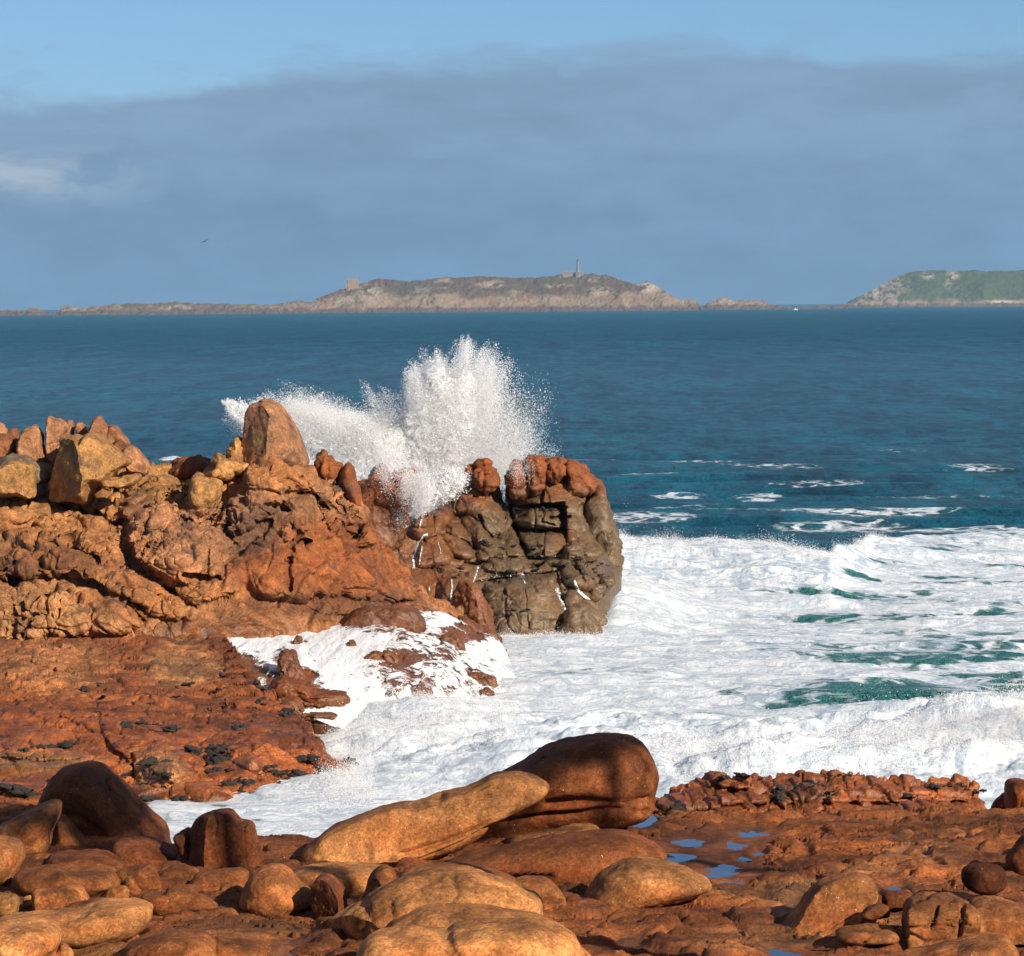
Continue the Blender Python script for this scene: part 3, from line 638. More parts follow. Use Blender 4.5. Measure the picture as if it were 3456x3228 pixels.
KL = [([(1115, 215), (1180, 120), (1300, 84), (1460, 96), (1600, 150), (1720, 240), (1790, 420), (1850, 620), (1780, 720), (1640, 760), (1520, 640), (1500, 420), (1330, 400), (1150, 420)], 1.3), ([(1140, 440), (1250, 415), (1400, 408), (1510, 420), (1505, 480), (1480, 575), (1300, 585), (1190, 555)], .9),
      ([(1205, 600), (1350, 585), (1495, 585), (1510, 690), (1440, 745), (1290, 760), (1230, 700)], .7), ([(690, 330), (850, 240), (1050, 210), (1110, 360), (1150, 520), (1010, 620), (860, 480), (720, 460)], 1.0), ([(640, 480), (720, 400), (760, 460), (700, 560), (630, 600)], .6),
      ([(820, 490), (960, 500), (1020, 620), (940, 690), (840, 600)], .7), ([(660, 600), (700, 555), (800, 530), (870, 620), (900, 720), (870, 770), (740, 740)], .9), ([(500, 700), (560, 620), (650, 600), (730, 660), (760, 760), (640, 820), (520, 820)], .8), ([(475, 470), (520, 425), (600, 450), (620, 560), (590, 640), (490, 620)], .6),
      ([(900, 640), (1050, 590), (1170, 640), (1250, 790), (1150, 860), (960, 840)], .7), ([(960, 955), (1060, 925), (1240, 898), (1425, 872), (1445, 960), (1475, 1070), (1520, 1170), (1400, 1380), (1000, 1380), (965, 1120)], 1.3), ([(1480, 775), (1600, 752), (1745, 748), (1775, 860), (1780, 925), (1690, 985), (1620, 990), (1500, 920)], 1.0), ([(640, 960), (740, 860), (900, 860), (900, 960), (780, 1080), (680, 1120)], .6), ([(1560, 960), (1680, 990), (1640, 1120), (1560, 1180), (1500, 1060)], .5)]
KK = [([(1112, 330), (1125, 420), (1180, 600), (1260, 760)], 12, .8), ([(1345, 280), (1350, 400), (1345, 430)], 9, .6), ([(1270, 140), (1275, 250)], 7, .35), ([(1140, 345), (1200, 370), (1330, 345)], 8, .4), ([(1150, 415), (1300, 405), (1510, 425)], 7, .4), ([(1410, 490), (1540, 485)], 6, .4), ([(1190, 570), (1330, 580), (1490, 575)], 11, .6),
      ([(1300, 420), (1310, 580)], 6, .35), ([(1365, 410), (1350, 520), (1430, 540)], 6, .3), ([(1480, 440), (1500, 600), (1540, 720)], 7, .35), ([(1600, 410), (1690, 370)], 7, .35), ([(745, 290), (750, 430)], 7, .4), ([(790, 310), (770, 420), (800, 500)], 6, .35), ([(930, 480), (960, 560), (1010, 620)], 7, .4), ([(890, 350), (960, 370), (1010, 320)], 6, .35),
      ([(560, 640), (700, 600), (820, 640), (900, 700)], 7, .4), ([(840, 790), (920, 810), (1000, 770)], 7, .4), ([(1000, 770), (1200, 760), (1480, 770)], 8, .45), ([(900, 930), (1000, 910), (1240, 880), (1440, 860)], 11, .6), ([(1450, 880), (1480, 1000), (1540, 1140)], 9, .5), ([(1560, 780), (1640, 920)], 7, .4), ([(620, 480), (615, 580)], 9, .5), ([(480, 560), (600, 560)], 6, .3), ([(1370, 590), (1360, 740)], 6, .3), ([(1100, 960), (1110, 1200)], 5, .2), ([(1240, 980), (1260, 1240)], 5, .2)]
def disp_stack(V, X, Y):
    h = .15 * fbm(warp(V, 1.5, .4), 1.7, 4, .45, mode='b', seed=81)
    s_ = (V[..., 2] + .10 * V[..., 0] + .25 * fbm(V, 1.3, 3, seed=82)) / .62; fr = s_ - np.floor(s_)
    k = sstep(-.15, .2, fbm(V, 2.4, 2, seed=83))
    h = h + .085 * k * (sstep(0, .10, fr) - fr)
    s_ = (V[..., 0] * .95 + .2 * V[..., 1] + .12 * V[..., 2] + .22 * fbm(V, 1.1, 3, seed=84)) / .85; fr = s_ - np.floor(s_)
    h = h + .06 * (1 - k * .5) * (sstep(0, .10, fr) - fr)
    f1, f2, i = voro(warp(V, .5, .15) * np.array([1, 1, 1.2]), .5, 12)
    h = h + sstep(0, .3, fbm(V, 2, 2, seed=85)) * (.07 * (i - .5) - .05 * (1 - sstep(0, .15, f2 - f1)))
    return h + .04 * fbm(warp(V, .5, .2), .4, 4, .6, mode='b', seed=86) + .012 * fbm(V, .12, 3, seed=87)
KV, KF, sh = relief('A3', KT, KB, KC, lobes=KL, cracks=KK, step=2.0, back=7, disp=disp_stack, rnd=1.0, topn=6, skirt=.3)
KV2, KF2 = KV.reshape(-1, 3), KF
def S(poly, d, dep, sub=5, **kw):
    a = dict(full=.58, low=.07, bill=.07, bs=.7, crack=.07, cs=.6, fine=.02, rough=.10, rsc=.4, joints=(.05, .55), strata=(.05, .6, 1.)); a.update(kw)
    return inflate('A3', poly, d + DS, dep, sub, **a)
stack = [
 S([(845, 155), (870, 140), (905, 140), (912, 185), (870, 225), (848, 205)], 112.6, .45, 4, seed=2),
 S([(905, 130), (950, 110), (998, 113), (1000, 155), (950, 172), (912, 160)], 112.4, .45, 4, seed=3),
 S([(895, 190), (940, 155), (1010, 155), (1045, 190), (1058, 260), (980, 320), (900, 270)], 112.2, .8, 5, seed=4, lines=[([(960, 200), (955, 300)], 7, .12)]),
 S([(1115, 205), (1150, 135), (1180, 118), (1230, 140), (1265, 200), (1280, 300), (1230, 370), (1140, 350), (1113, 280)], 112.4, .9, 5, seed=6, lines=[([(1150, 240), (1260, 235)], 6, .08)]),
 S([(1235, 150), (1250, 90), (1300, 76), (1360, 90), (1378, 150), (1365, 280), (1290, 340), (1245, 250)], 112.3, .9, 5, seed=7, lines=[([(1270, 120), (1275, 260)], 6, .1)]),
 S([(1380, 140), (1400, 100), (1450, 90), (1502, 110), (1500, 200), (1440, 260), (1385, 215)], 112.2, .8, 5, seed=8),
 S([(1492, 130), (1530, 103), (1590, 125), (1660, 190), (1710, 290), (1640, 360), (1530, 330), (1492, 210)], 112.6, 1.0, 5, seed=9, lines=[([(1500, 130), (1505, 300)], 9, .15)]),
 S([(1480, 1220), (1530, 1110), (1600, 1072), (1650, 1090), (1700, 1170), (1745, 1260), (1740, 1430), (1450, 1430)], 106.2, .9, 5, seed=14, full=.55),
 S([(1610, 1080), (1690, 1066), (1740, 1145), (1775, 1200), (1780, 1340), (1640, 1340)], 107.4, .8, 5, seed=15, full=.55),
 S([(1505, 725), (1530, 670), (1570, 660), (1600, 700), (1607, 770), (1510, 780)], 109.6, .7, 5, seed=16),
 S([(1650, 430), (1740, 300), (1790, 430), (1845, 610), (1868, 690), (1860, 860), (1800, 1000), (1700, 930), (1640, 700)], 112.8, 1.9, 6, seed=57, full=.5, bill=.1, crack=.1, cs=.9, rough=.09, strata=(.10, .7, 1.), joints=(.07, .9)),
 S([(1700, 930), (1790, 900), (1850, 906), (1810, 950), (1750, 1010), (1690, 1060), (1650, 1000)], 108.2, .8, 5, seed=18, full=.55),
]
V, F = join(stack)
F = [KF2, F + len(KV2)]; V = np.concatenate([KV2, V])
o = mesh_obj('sea_stack', V, F, M_stack, paint_stack(V), origin=(.5, 115, 0)); tag(o, 'wet grey brown sea stack with rusty orange knobbed tops between splash and breaking wave', 'sea stack')
o = boulder_obj('rock_fin', 'pointed wedge of wet rock at the left foot of the sea stack', 'rock', [S([(755, 1030), (800, 940), (850, 916), (900, 960), (960, 1040), (1000, 1130), (1030, 1360), (930, 1380), (830, 1220), (755, 1110)], 103.6, .9, 6, seed=64, bill=.06, crack=.02, cuts=[(-.7, .1, .7, .6)])], M_stack, RUST * .62 + GREYB * .3, wetz=(0, 5))
sad = [S([(110, 275), (180, 250), (320, 238), (400, 330), (445, 400), (400, 560), (370, 700), (250, 680), (130, 470)], 105.5, 1.6, 6, seed=65, full=.6, bill=.09, crack=.05, cuts=[(0, .1, 1, .75)]),
       S([(196, 250), (225, 170), (265, 138), (300, 150), (322, 220), (310, 290), (210, 300)], 106.3, .7, 5, seed=66, bill=.05, crack=0),
       S([(350, 215), (380, 180), (450, 165), (510, 190), (532, 260), (520, 340), (440, 400), (370, 330)], 105.8, 1.0, 5, seed=67, bill=.08, crack=.02),
       S([(130, 430), (300, 430), (360, 640), (345, 720), (240, 640)], 104.6, .8, 5, seed=68, full=.55, bill=.06, crack=0, cuts=[(0, .1, 1, .7)]),
       S([(330, 450), (440, 400), (440, 560), (380, 660), (350, 560)], 105.2, .8, 5, seed=69, bill=.06, crack=0)]
V, F = join(sad)
o = mesh_obj('rock_saddle', V, F, M_stack, paint_stack(V), origin=(-6.5, 109, 0)); tag(o, 'low saddle of brown rock with two round knobs under the falling splash', 'rock')

# ------------------------------------------------------------------ tidal shelf on the left
def disp_shelf(V, X, Y):
    Q = warp(V, 1.5, .4)
    h = .17 * fbm(Q * np.array([.7, 1.1, 1.3]), 1.5, 5, .52, mode='b', seed=11)
    f1, f2, i = voro(warp(V, .6, .2) * np.array([.8, .8, 1.4]), .7, 5)
    h = h + .08 * (i - .5) - .07 * (1 - sstep(0, .15, f2 - f1))
    f1, f2, i = voro(warp(V, .3, .1) * np.array([.7, .9, 1.3]), .33, 6)
    kk = sstep(-.05, .2, fbm(V, 2.2, 2, seed=17))
    h = h + kk * (.035 * (i - .5) - .03 * (1 - sstep(0, .2, f2 - f1)))
    return h + .04 * fbm(warp(V, .4, .12), .42, 5, .6, mode='b', seed=13) + .006 * fbm(V, .1, 2, seed=14)
STOP = [(-150, 170), (200, 165), (600, 130), (900, 110), (1150, 130), (1250, 260), (1350, 400), (1450, 480), (1600, 600), (1660, 700), (1700, 770), (1850, 800)]
SBOT = [(-150, 1100), (700, 1050), (900, 1060), (1030, 1080), (1180, 1060), (1330, 1072), (1400, 1015), (1600, 1010), (1760, 992), (1850, 840)]
SCT = [(-150, 165, 1.65), (200, 165, 1.65), (600, 130, 1.7), (900, 110, 1.7), (1150, 130, 1.7), (0, 600, .95), (600, 600, .95), (1000, 600, .85), (1250, 260, 1.5), (1450, 480, 1.0), (1650, 690, .6), (1850, 800, .3), (1760, 992, -.15), (1400, 1015, -.15), (1180, 1060, -.15),
       (900, 1060, -.12), (600, 1060, -.05), (-150, 1060, .25), (1300, 800, .6), (900, 850, .55), (400, 850, .55), (800, 300, 1.45), (300, 350, 1.35)]
SLOBE = [([(720, 780), (800, 720), (920, 760), (940, 850), (850, 935), (760, 900)], .5), ([(170, 230), (220, 190), (360, 180), (430, 260), (400, 310), (300, 330), (180, 300)], .7), ([(440, 230), (560, 170), (740, 180), (700, 240), (560, 250)], .4),
         ([(1150, 700), (1250, 640), (1420, 620), (1450, 760), (1350, 850), (1200, 800)], .4), ([(1560, 850), (1650, 790), (1800, 800), (1800, 880), (1640, 880)], .3), ([(700, 130), (900, 120), (900, 200), (760, 240)], .5), ([(960, 900), (1100, 880), (1250, 950), (1200, 1040), (1000, 1030)], .35), ([(0, 420), (300, 330), (330, 400), (100, 470)], .4), ([(600, 690), (780, 640), (760, 710), (620, 730)], .3)]
V, F, sh = relief('R3', STOP, SBOT, SCT, zmode=True, lobes=SLOBE, cracks=[([(500, 560), (540, 700), (690, 830), (700, 880)], 14, .5), ([(300, 560), (500, 660)], 8, .3), ([(1000, 560), (1200, 500)], 7, .3), ([(680, 760), (690, 860)], 9, .5), ([(0, 780), (200, 800), (400, 790)], 9, .35), ([(0, 960), (180, 975), (250, 940)], 9, .4)], step=2.1, back=4, disp=disp_shelf, rnd=.3)
sp = [('R3', 250, 300, 420, 160, ORANGE, .8), ('R3', 930, 300, 230, 120, BUFF, .8), ('R3', 130, 800, 350, 60, OCHRE * .85, .7), ('R3', 820, 830, 160, 110, OCHRE * .8, .7), ('R3', 1250, 700, 180, 120, RUST * 1.15, .8), ('R3', 1000, 560, 350, 150, RUST * .8, .8), ('R3', 1500, 620, 160, 60, BROWN, .7), ('R3', 1000, 120, 260, 70, BROWN, .6)]
o = mesh_obj('tidal_shelf', V.reshape(-1, 3), F, M_shelf, paint(V.reshape(-1, 3), RUST * 1.08, sp, (.5, 1.5)) * np.concatenate([np.repeat((.62 + .66 * sstep(-.25, .3, fbm(warp(V, .8, .3) * np.array([.7, 1, 1]), 1.2, 5, .6, seed=45)))[..., None], 3, -1), np.ones(V.shape[:2] + (1,))], -1).reshape(-1, 4), origin=(-8, 80, 0)); tag(o, 'broad wave worn shelf of rusty orange rock below the headland', 'rock shelf', kind='structure')
SHELF = V

# wet ledge under the cascade
def disp_casc(V, X, Y):
    f1, f2, i = voro(warp(V, .6, .15) * np.array([1, .7, 1.2]), .6, 15)
    return .12 * fbm(warp(V, 1, .3), 1.1, 3, .45, mode='b', seed=15) + .07 * (i - .5) - .05 * (1 - sstep(0, .15, f2 - f1)) + .04 * fbm(V, .4, 4, .6, mode='b', seed=16)
CTOP = [(60, 470), (150, 380), (250, 330), (400, 315), (560, 330), (680, 310), (760, 265), (850, 238), (1000, 232), (1200, 246), (1350, 272), (1500, 332), (1600, 390), (1650, 450), (1720, 620), (1780, 760)]
CBOT = [(60, 560), (150, 650), (300, 760), (420, 830), (560, 890), (800, 960), (1000, 880), (1300, 860), (1500, 850), (1780, 850)]
CCT = [(60, 470, 1.5), (200, 400, 1.5), (400, 320, 1.55), (680, 310, 1.6), (850, 240, 1.8), (1000, 240, 1.8), (1200, 250, 1.6), (1350, 275, 1.35), (1500, 335, .95), (1640, 440, .5), (1720, 620, .1), (1780, 760, -.2), (200, 560, 1.3), (400, 420, 1.45), (500, 600, 1.2), (700, 450, 1.4), (900, 550, 1.2), (1100, 400, 1.45), (1300, 600, .8), (1500, 500, .6),
       (300, 760, .75), (560, 890, .3), (800, 950, .1), (1000, 860, .15), (1300, 850, .05), (1500, 850, -.1), (700, 750, .7), (1050, 720, .7), (1600, 700, .1)]
V, F, sh = relief('R6', CTOP, CBOT, CCT, zmode=True, step=2.6, back=5, disp=disp_casc, rnd=.2)
CSH = V
kn = [([(1060, 440), (1100, 395), (1160, 390), (1210, 470), (1225, 560), (1150, 590), (1070, 540)], .5), ([(1290, 430), (1330, 405), (1410, 410), (1440, 500), (1380, 530), (1300, 490)], .5), ([(970, 510), (1010, 485), (1060, 510), (1085, 570), (1040, 590), (980, 560)], .4),
      ([(875, 525), (930, 500), (975, 520), (985, 560), (900, 570)], .35), ([(390, 530), (430, 485), (500, 490), (520, 560), (580, 650), (620, 740), (540, 720), (440, 650), (400, 600)], .5), ([(350, 670), (420, 630), (540, 680), (600, 720), (770, 728), (772, 815), (640, 840), (480, 780), (380, 740)], .6),
      ([(1350, 612), (1480, 610), (1600, 640), (1645, 720), (1642, 770), (1560, 710), (1450, 665)], .35), ([(1215, 565), (1280, 548), (1330, 580), (1320, 620), (1240, 615)], .35), ([(720, 385), (830, 262), (1000, 240), (1150, 250), (1215, 330), (1180, 410), (1000, 425), (860, 410)], .8),
      ([(1400, 300), (1450, 315), (1560, 365), (1645, 425), (1648, 500), (1560, 450), (1420, 370)], .6), ([(1125, 735), (1180, 678), (1262, 730), (1262, 810), (1180, 810)], .4), ([(470, 455), (500, 413), (532, 430), (520, 480)], .25), ([(928, 835), (960, 813), (987, 830), (955, 855)], .2),
      ([(390, 800), (440, 758), (520, 768), (550, 840), (640, 860), (745, 850), (710, 900), (540, 890)], .45), ([(1515, 725), (1560, 698), (1602, 730), (1612, 810), (1540, 800)], .35), ([(780, 455), (810, 440), (845, 480), (820, 500)], .25), ([(1480, 565), (1530, 555), (1560, 580), (1520, 600)], .2), ([(640, 300), (700, 260), (780, 255), (740, 320)], .4)]
parts = [(V.reshape(-1, 3), F)]
def knob(k, pl, dep):
    p = tr('R6', pl).mean(0)
    i = np.argmin((_cx - p[0]) ** 2 + (_cy - p[1]) ** 2); dd = CSH.reshape(-1, 3)[i, 1]
    return inflate('R6', pl, dd - .25, dep, 5, .62, low=.09, bill=.08, bs=.5, seed=70 + k, rough=.09, rsc=.4, crack=.06, cs=.5)
_cx, _cy = project(CSH.reshape(-1, 3))
parts += [knob(k, pl, dep) for k, (pl, dep) in enumerate(kn)]
V, F = parts[0][0], parts[0][1]
V = np.concatenate([p[0] for p in parts]); offs = np.cumsum([0] + [len(p[0]) for p in parts[:-1]])
o = mesh_obj('cascade_ledge', V, [parts[0][1], np.concatenate([p[1] + k for p, k in zip(parts[1:], offs[1:])])], M_stack, paint(V, BROWN + GREYB * .12, [('R6', 550, 680, 250, 130, RUST * .8, .8)], (2, 4)), origin=(-4, 92, 0)); tag(o, 'wet brown rock ledge with knobs poking through the white cascade', 'rock ledge', kind='structure')

# white water pouring over it
def casc_surface():
    V0 = CSH[26:-3]                        # visible rows of the ledge
    N = grid_normals(V0); N = np.where((N[..., 1:2] > 0), -N, N)
    X, Y = project(V0)
    rx = (X - 700) / REG['R6'][2]; ry = (Y - 1900) / REG['R6'][2]
    cov = np.full(rx.shape, .90)
    edge = fbm(V0, .7, 4, seed=21) * 60
    def blob(cx, cy, ax, ay, a): 
        r = np.sqrt(((rx + edge - cx) / ax) ** 2 + ((ry + edge * .5 - cy) / ay) ** 2); return a * sstep(1.3, .5, r)
    for b in [(1000, 330, 310, 100, -.30), (1480, 400, 200, 70, -.45), (480, 680, 170, 90, -.55), (560, 780, 200, 60, -.6), (1040, 650, 200, 150, -.24), (1400, 690, 230, 110, -.22), (1230, 480, 240, 90, -.20), (1500, 560, 140, 80, -.12), (180, 620, 160, 100, -.55), (100, 520, 90, 60, -.3), (1100, 560, 140, 60, -.2), (1300, 540, 100, 60, -.15), (430, 560, 60, 90, -.3)]:
        cov = cov + blob(*b)
    e = np.minimum.reduce([np.linspace(0, 1, V0.shape[0])[:, None] * 14 + 0 * rx, np.minimum((rx - 60) / 80, 3)])
    cov = cov * sstep(0, 1, e)
    cov = np.clip(cov, 0, 1)
    fl = -np.cumsum(np.linalg.norm(np.diff(V0, axis=0, prepend=V0[:1]), axis=-1), 0)
    ac = V0[..., 0]
    V1 = V0.copy()
    ker = np.exp(-(np.arange(-14, 15) / 7.) ** 2); ker /= ker.sum()
    for ax in (0, 1):
        pad = [(0, 0)] * 3; pad[ax] = (14, 14)
        Vp = np.pad(V1, pad, mode='edge')
        V1 = sum(k_ * np.take(Vp, np.arange(i_, i_ + V1.shape[ax]), axis=ax) for i_, k_ in enumerate(ker))
    N1 = grid_normals(V1); N1 = np.where((N1[..., 1:2] > 0), -N1, N1)
    V1 = V1 + N1 * (.085 + .05 * fbm(np.stack([ac * 3.2, fl * .5, ac * 0], -1), 1, 4)[..., None])
    return V1, cov, fl, ac
V1, cov, fl, ac = casc_surface()
o = mesh_obj('cascade', V1.reshape(-1, 3), grid_faces(*V1.shape[:2]), M_casc, attrs={'foam': cov.ravel(), 'flow': fl.ravel(), 'across': ac.ravel()}, origin=(-4, 91, .5)); tag(o, 'white cascade of sea water draining over the wet brown ledge', 'cascade')
# ------------------------------------------------------------------ foreground bedrock
POOLS = [('R5', 330, 712, 130, 26), ('R5', 520, 640, 75, 22), ('R5', 640, 592, 62, 14), ('R5', 330, 640, 60, 14), ('R5', 510, 788, 75, 24), ('R5', 545, 845, 45, 9), ('R5', 865, 968, 26, 15), ('R5', 1340, 876, 32, 16), ('R5', 840, 1188, 75, 20),
         ('R5', 40, 1132, 42, 14), ('R5', 620, 724, 30, 8), ('R5', 675, 700, 20, 8), ('R5', 1380, 705, 22, 5), ('R5', 1470, 725, 18, 4), ('A5', 870, 1388, 95, 34), ('R5', 1650, 922, 60, 7), ('R5', 1900, 940, 70, 6), ('R5', 95, 545, 40, 16), ('R5', 980, 1165, 60, 8), ('R5', 1860, 716, 22, 5), ('R5', 1090, 1075, 28, 8), ('R5', 900, 716, 18, 5), ('R5', 1530, 912, 40, 5), ('A4', 1540, 1800, 30, 10)]
ZP = 1.74
POOLS = [(r_, x_, y_, a_ * 1.15, max(b_ * 1.35, 10)) for r_, x_, y_, a_, b_ in POOLS]
xs = np.concatenate([np.arange(-2200, -250, 12), np.arange(-250, 3750, 2.9), np.arange(3750, 6200, 12)]); ys = np.concatenate([np.arange(2600, 3420, 1.8), np.arange(3420, 3900, 20)])
X, Y = np.meshgrid(xs, ys); Y = Y + 0.0
d = dist_at(X, Y, np.full(X.shape, 1.78)); G = P(X, Y, d)
def ground_h(G, X, Y):
    p = G * np.array([1, 1, 0.])
    q = warp(p, 2.2, .5) @ np.array([[.97, -.22, 0], [.22, .97, 0], [0, 0, 1.]]).T * np.array([.55, 1.25, 1])
    h = .10 * fbm(q, 1.9, 4, .5, mode='b', seed=31)
    f1, f2, i = voro(warp(p, .8, .25) * np.array([.6, 1.1, 1]), .75, 7)
    h = h + .11 * (i - .45) - .09 * (1 - sstep(0, .15, f2 - f1))
    f1, f2, i = voro(warp(p, .3, .1) * np.array([.7, 1.1, 1]), .26, 8)
    k = sstep(-.1, .25, fbm(p, 2.5, 2, seed=33))
    h = h + k * .012 * (i - .5) + .05 * fbm(warp(p, .6, .2) * np.array([.6, 1.2, 1]), .7, 5, .58, mode='r', seed=32)
    h = h + .034 * fbm(warp(p, .4, .12), .42, 5, .6, mode='b', seed=34) + .004 * fbm(p, .09, 2, seed=35) + .09 * fbm(p, 3.5, 3, seed=36)
    st = fbm(warp(p, 1.5, .4) @ np.array([[.95, .3, 0], [-.3, .95, 0], [0, 0, 1.]]) * np.array([.3, 1.1, 1]), 1.6, 3, .5, seed=37) * 5
    fr = st - np.floor(st)
    h = h + .11 * (sstep(.0, .30, fr) - fr)          # low broken edges of tilted layers
    return h
h = ground_h(G, X, Y) + .03
wob = fbm(G * np.array([1, 1, 0]), .5, 4, .6, seed=38)
for reg, cx, cy, ax, ay in POOLS:
    c = tr(reg, [(cx, cy)])[0]; s = REG[reg][2]
    sel = (np.abs(X - c[0]) < 4 * ax * s) & (np.abs(Y - c[1]) < 4 * ay * s + 20)
    r = np.sqrt(((X[sel] - c[0]) / (ax * s)) ** 2 + ((Y[sel] - c[1]) / (ay * s)) ** 2) + .7 * wob[sel]
    zz = (ZP - 1.78) + .025 * wob[sel] + np.clip((r - 1) * .035, -.08, .3)
    k = sstep(3.4, 1.5, r)
    h[sel] = h[sel] * (1 - k) + zz * k
outp = sstep(.02, .06, h - (ZP - 1.78))
h = np.where(h < ZP - 1.78 + .012, np.where(h < ZP - 1.78 + .012, h, h), h)
G[..., 2] += h
nearpool = np.full(X.shape, 9.)
for reg, cx, cy, ax, ay in POOLS:
    c = tr(reg, [(cx, cy)])[0]; s = REG[reg][2]
    nearpool = np.minimum(nearpool, np.sqrt(((X - c[0]) / (ax * s)) ** 2 + ((Y - c[1]) / (ay * s)) ** 2))
low = (G[..., 2] < ZP + .015) & (nearpool > 2.0)
G[..., 2] = np.where(nearpool > 2.0, np.maximum(G[..., 2], ZP + .02 + .35 * np.maximum(0, G[..., 2] - ZP + .2) * low), G[..., 2])
edge = np.interp(G[..., 0], [-30, -6.6, -5.6, -3.0, 0, 1.6, 2.4, 8.5, 30], [61, 60.5, 55.5, 55.5, 58, 58.2, 58.0, 58.4, 59.5]) + .9 * fbm(G, 1.6, 4, seed=39)
G[..., 2] -= 4.5 * sstep(0, 3.5, G[..., 1] - edge)
g_sp = [('R5', 1000, 700, 500, 130, RUST * .8, .8), ('R5', 900, 900, 260, 80, BUFF * .8, .7), ('R5', 1500, 700, 260, 60, ORANGE * .8, .7), ('R5', 1200, 780, 200, 40, ORANGE * .9, .7), ('R5', 500, 900, 200, 40, ORANGE * .75, .6), ('R5', 300, 1000, 300, 110, RUST * .75, .7), ('R5', 700, 1130, 400, 60, ORANGE * .8, .6), ('R5', 1700, 1050, 400, 120, ORANGE * .95, .8), ('A5', 500, 1250, 500, 160, ORANGE * .7, .7), ('A4', 900, 1780, 300, 80, OCHRE * .6, .6)]
o = mesh_obj('ground', G.reshape(-1, 3), grid_faces(*G.shape[:2])[:, ::-1], M_ground, paint(G.reshape(-1, 3), np.array([.165, .050, .0125]), g_sp, (1.50, 1.86)) * np.concatenate([np.repeat((.50 + .66 * sstep(-.25, .3, fbm(warp(G, .8, .3) * np.array([.6, 1, 0]), 1.3, 5, .6, seed=43)))[..., None], 3, -1), np.ones(G.shape[:2] + (1,))], -1).reshape(-1, 4), origin=(0, 50, 1.7)); tag(o, 'uneven layered red brown bedrock of the shore in front', 'bedrock', kind='structure')

for npool, (reg, cx, cy, ax, ay) in enumerate(POOLS):
    c = tr(reg, [(cx, cy)])[0]; s = REG[reg][2]
    t = np.linspace(0, 2 * np.pi, 28, endpoint=False)
    k = 1.75
    px, py = c[0] + np.cos(t) * ax * s * k, c[1] + np.sin(t) * ay * s * k
    R = P(px, py, dist_at(px, py, np.full(t.shape, ZP + .0006 * npool)))
    cc = R.mean(0)
    V = np.concatenate([[cc], R]); F = np.stack([np.zeros(28, int), 1 + np.arange(28), 1 + (np.arange(28) + 1) % 28], -1)
    o = mesh_obj('tide_pool', V, F, M_pool, origin=cc, smooth=False); tag(o, kind='structure')

# blocky ledge at the back of the platform
def disp_ledge(V, X, Y):
    n = fbm(V, .8, 3, seed=44)
    s_ = (V[..., 2] + .05 * V[..., 0] + .08 * n) / .17; fr = s_ - np.floor(s_)
    h = .075 * (sstep(0, .16, fr) - fr)
    s_ = (V[..., 0] + .3 * V[..., 1] + .3 * np.floor(s_) + .16 * n) / .46; fr = s_ - np.floor(s_)
    h = h + .06 * (sstep(0, .12, fr) - fr)
    f1, f2, i = voro(warp(V, .5, .1) * np.array([.8, .8, 1.4]), .42, 9)
    h = h + .09 * (i - .5) - .05 * (1 - sstep(0, .14, f2 - f1))
    return h + .10 * fbm(V * np.array([.6, .6, 1.2]), .8, 4, .5, mode='b', seed=41) + .03 * fbm(V, .18, 4, .6, mode='b', seed=42)
LT = [(90, 600), (130, 520), (200, 415), (300, 375), (400, 352), (480, 325), (560, 316), (740, 320), (850, 306), (950, 300), (1070, 315), (1190, 335), (1280, 335), (1400, 345), (1550, 345), (1680, 340), (1740, 360), (1775, 430), (1790, 490), (1850, 590)]
LB = [(90, 620), (400, 640), (800, 650), (1200, 640), (1500, 620), (1850, 610)]
LC = [(90, 600, 59.8), (200, 415, 61.3), (480, 325, 61.5), (950, 300, 61.6), (1400, 340, 61.6), (1740, 350, 61.8), (1790, 490, 61.2), (1850, 600, 59.8), (90, 620, 59.6), (400, 640, 58.8), (800, 650, 58.6), (1200, 640, 58.8), (1500, 620, 59.2), (400, 470, 60.7), (900, 450, 60.7), (1300, 450, 60.8), (1600, 450, 60.9), (900, 380, 61.1), (1300, 400, 61.2), (600, 540, 59.8), (1200, 540, 59.9), (1600, 540, 60)]
V, F, sh = relief('R5', LT, LB, LC, step=2.1, back=3, disp=disp_ledge, rnd=.1, topn=16, zlow=-1.5,
                  lobes=[([(480, 330), (530, 318), (530, 380), (480, 390)], .3), ([(540, 330), (630, 320), (635, 380), (540, 385)], .35), ([(200, 440), (480, 400), (680, 420), (700, 450), (250, 520)], .3), ([(840, 400), (1200, 370), (1500, 380), (1500, 450), (900, 450)], .35), ([(1230, 490), (1400, 450), (1600, 470), (1560, 510), (1320, 545)], .3)],
                  cracks=[([(740, 440), (780, 480), (760, 560)], 12, .4), ([(200, 520), (700, 455)], 7, .3), ([(820, 460), (1300, 460), (1700, 450)], 6, .3)])
o = mesh_obj('blocky_ledge', V.reshape(-1, 3), F, M_shelf, paint(V.reshape(-1, 3), RUST * .9, [('R5', 1300, 400, 350, 60, RUST * 1.25, .8), ('R5', 900, 400, 150, 60, DARK * .6, .6), ('R5', 300, 480, 120, 50, DARK * .7, .6)], (1.5, 3.0)), origin=(5, 62, 1)); tag(o, 'low ledge of blocky rust red rock with dark weed along its top', 'rock ledge', kind='structure')
LEDGE = V

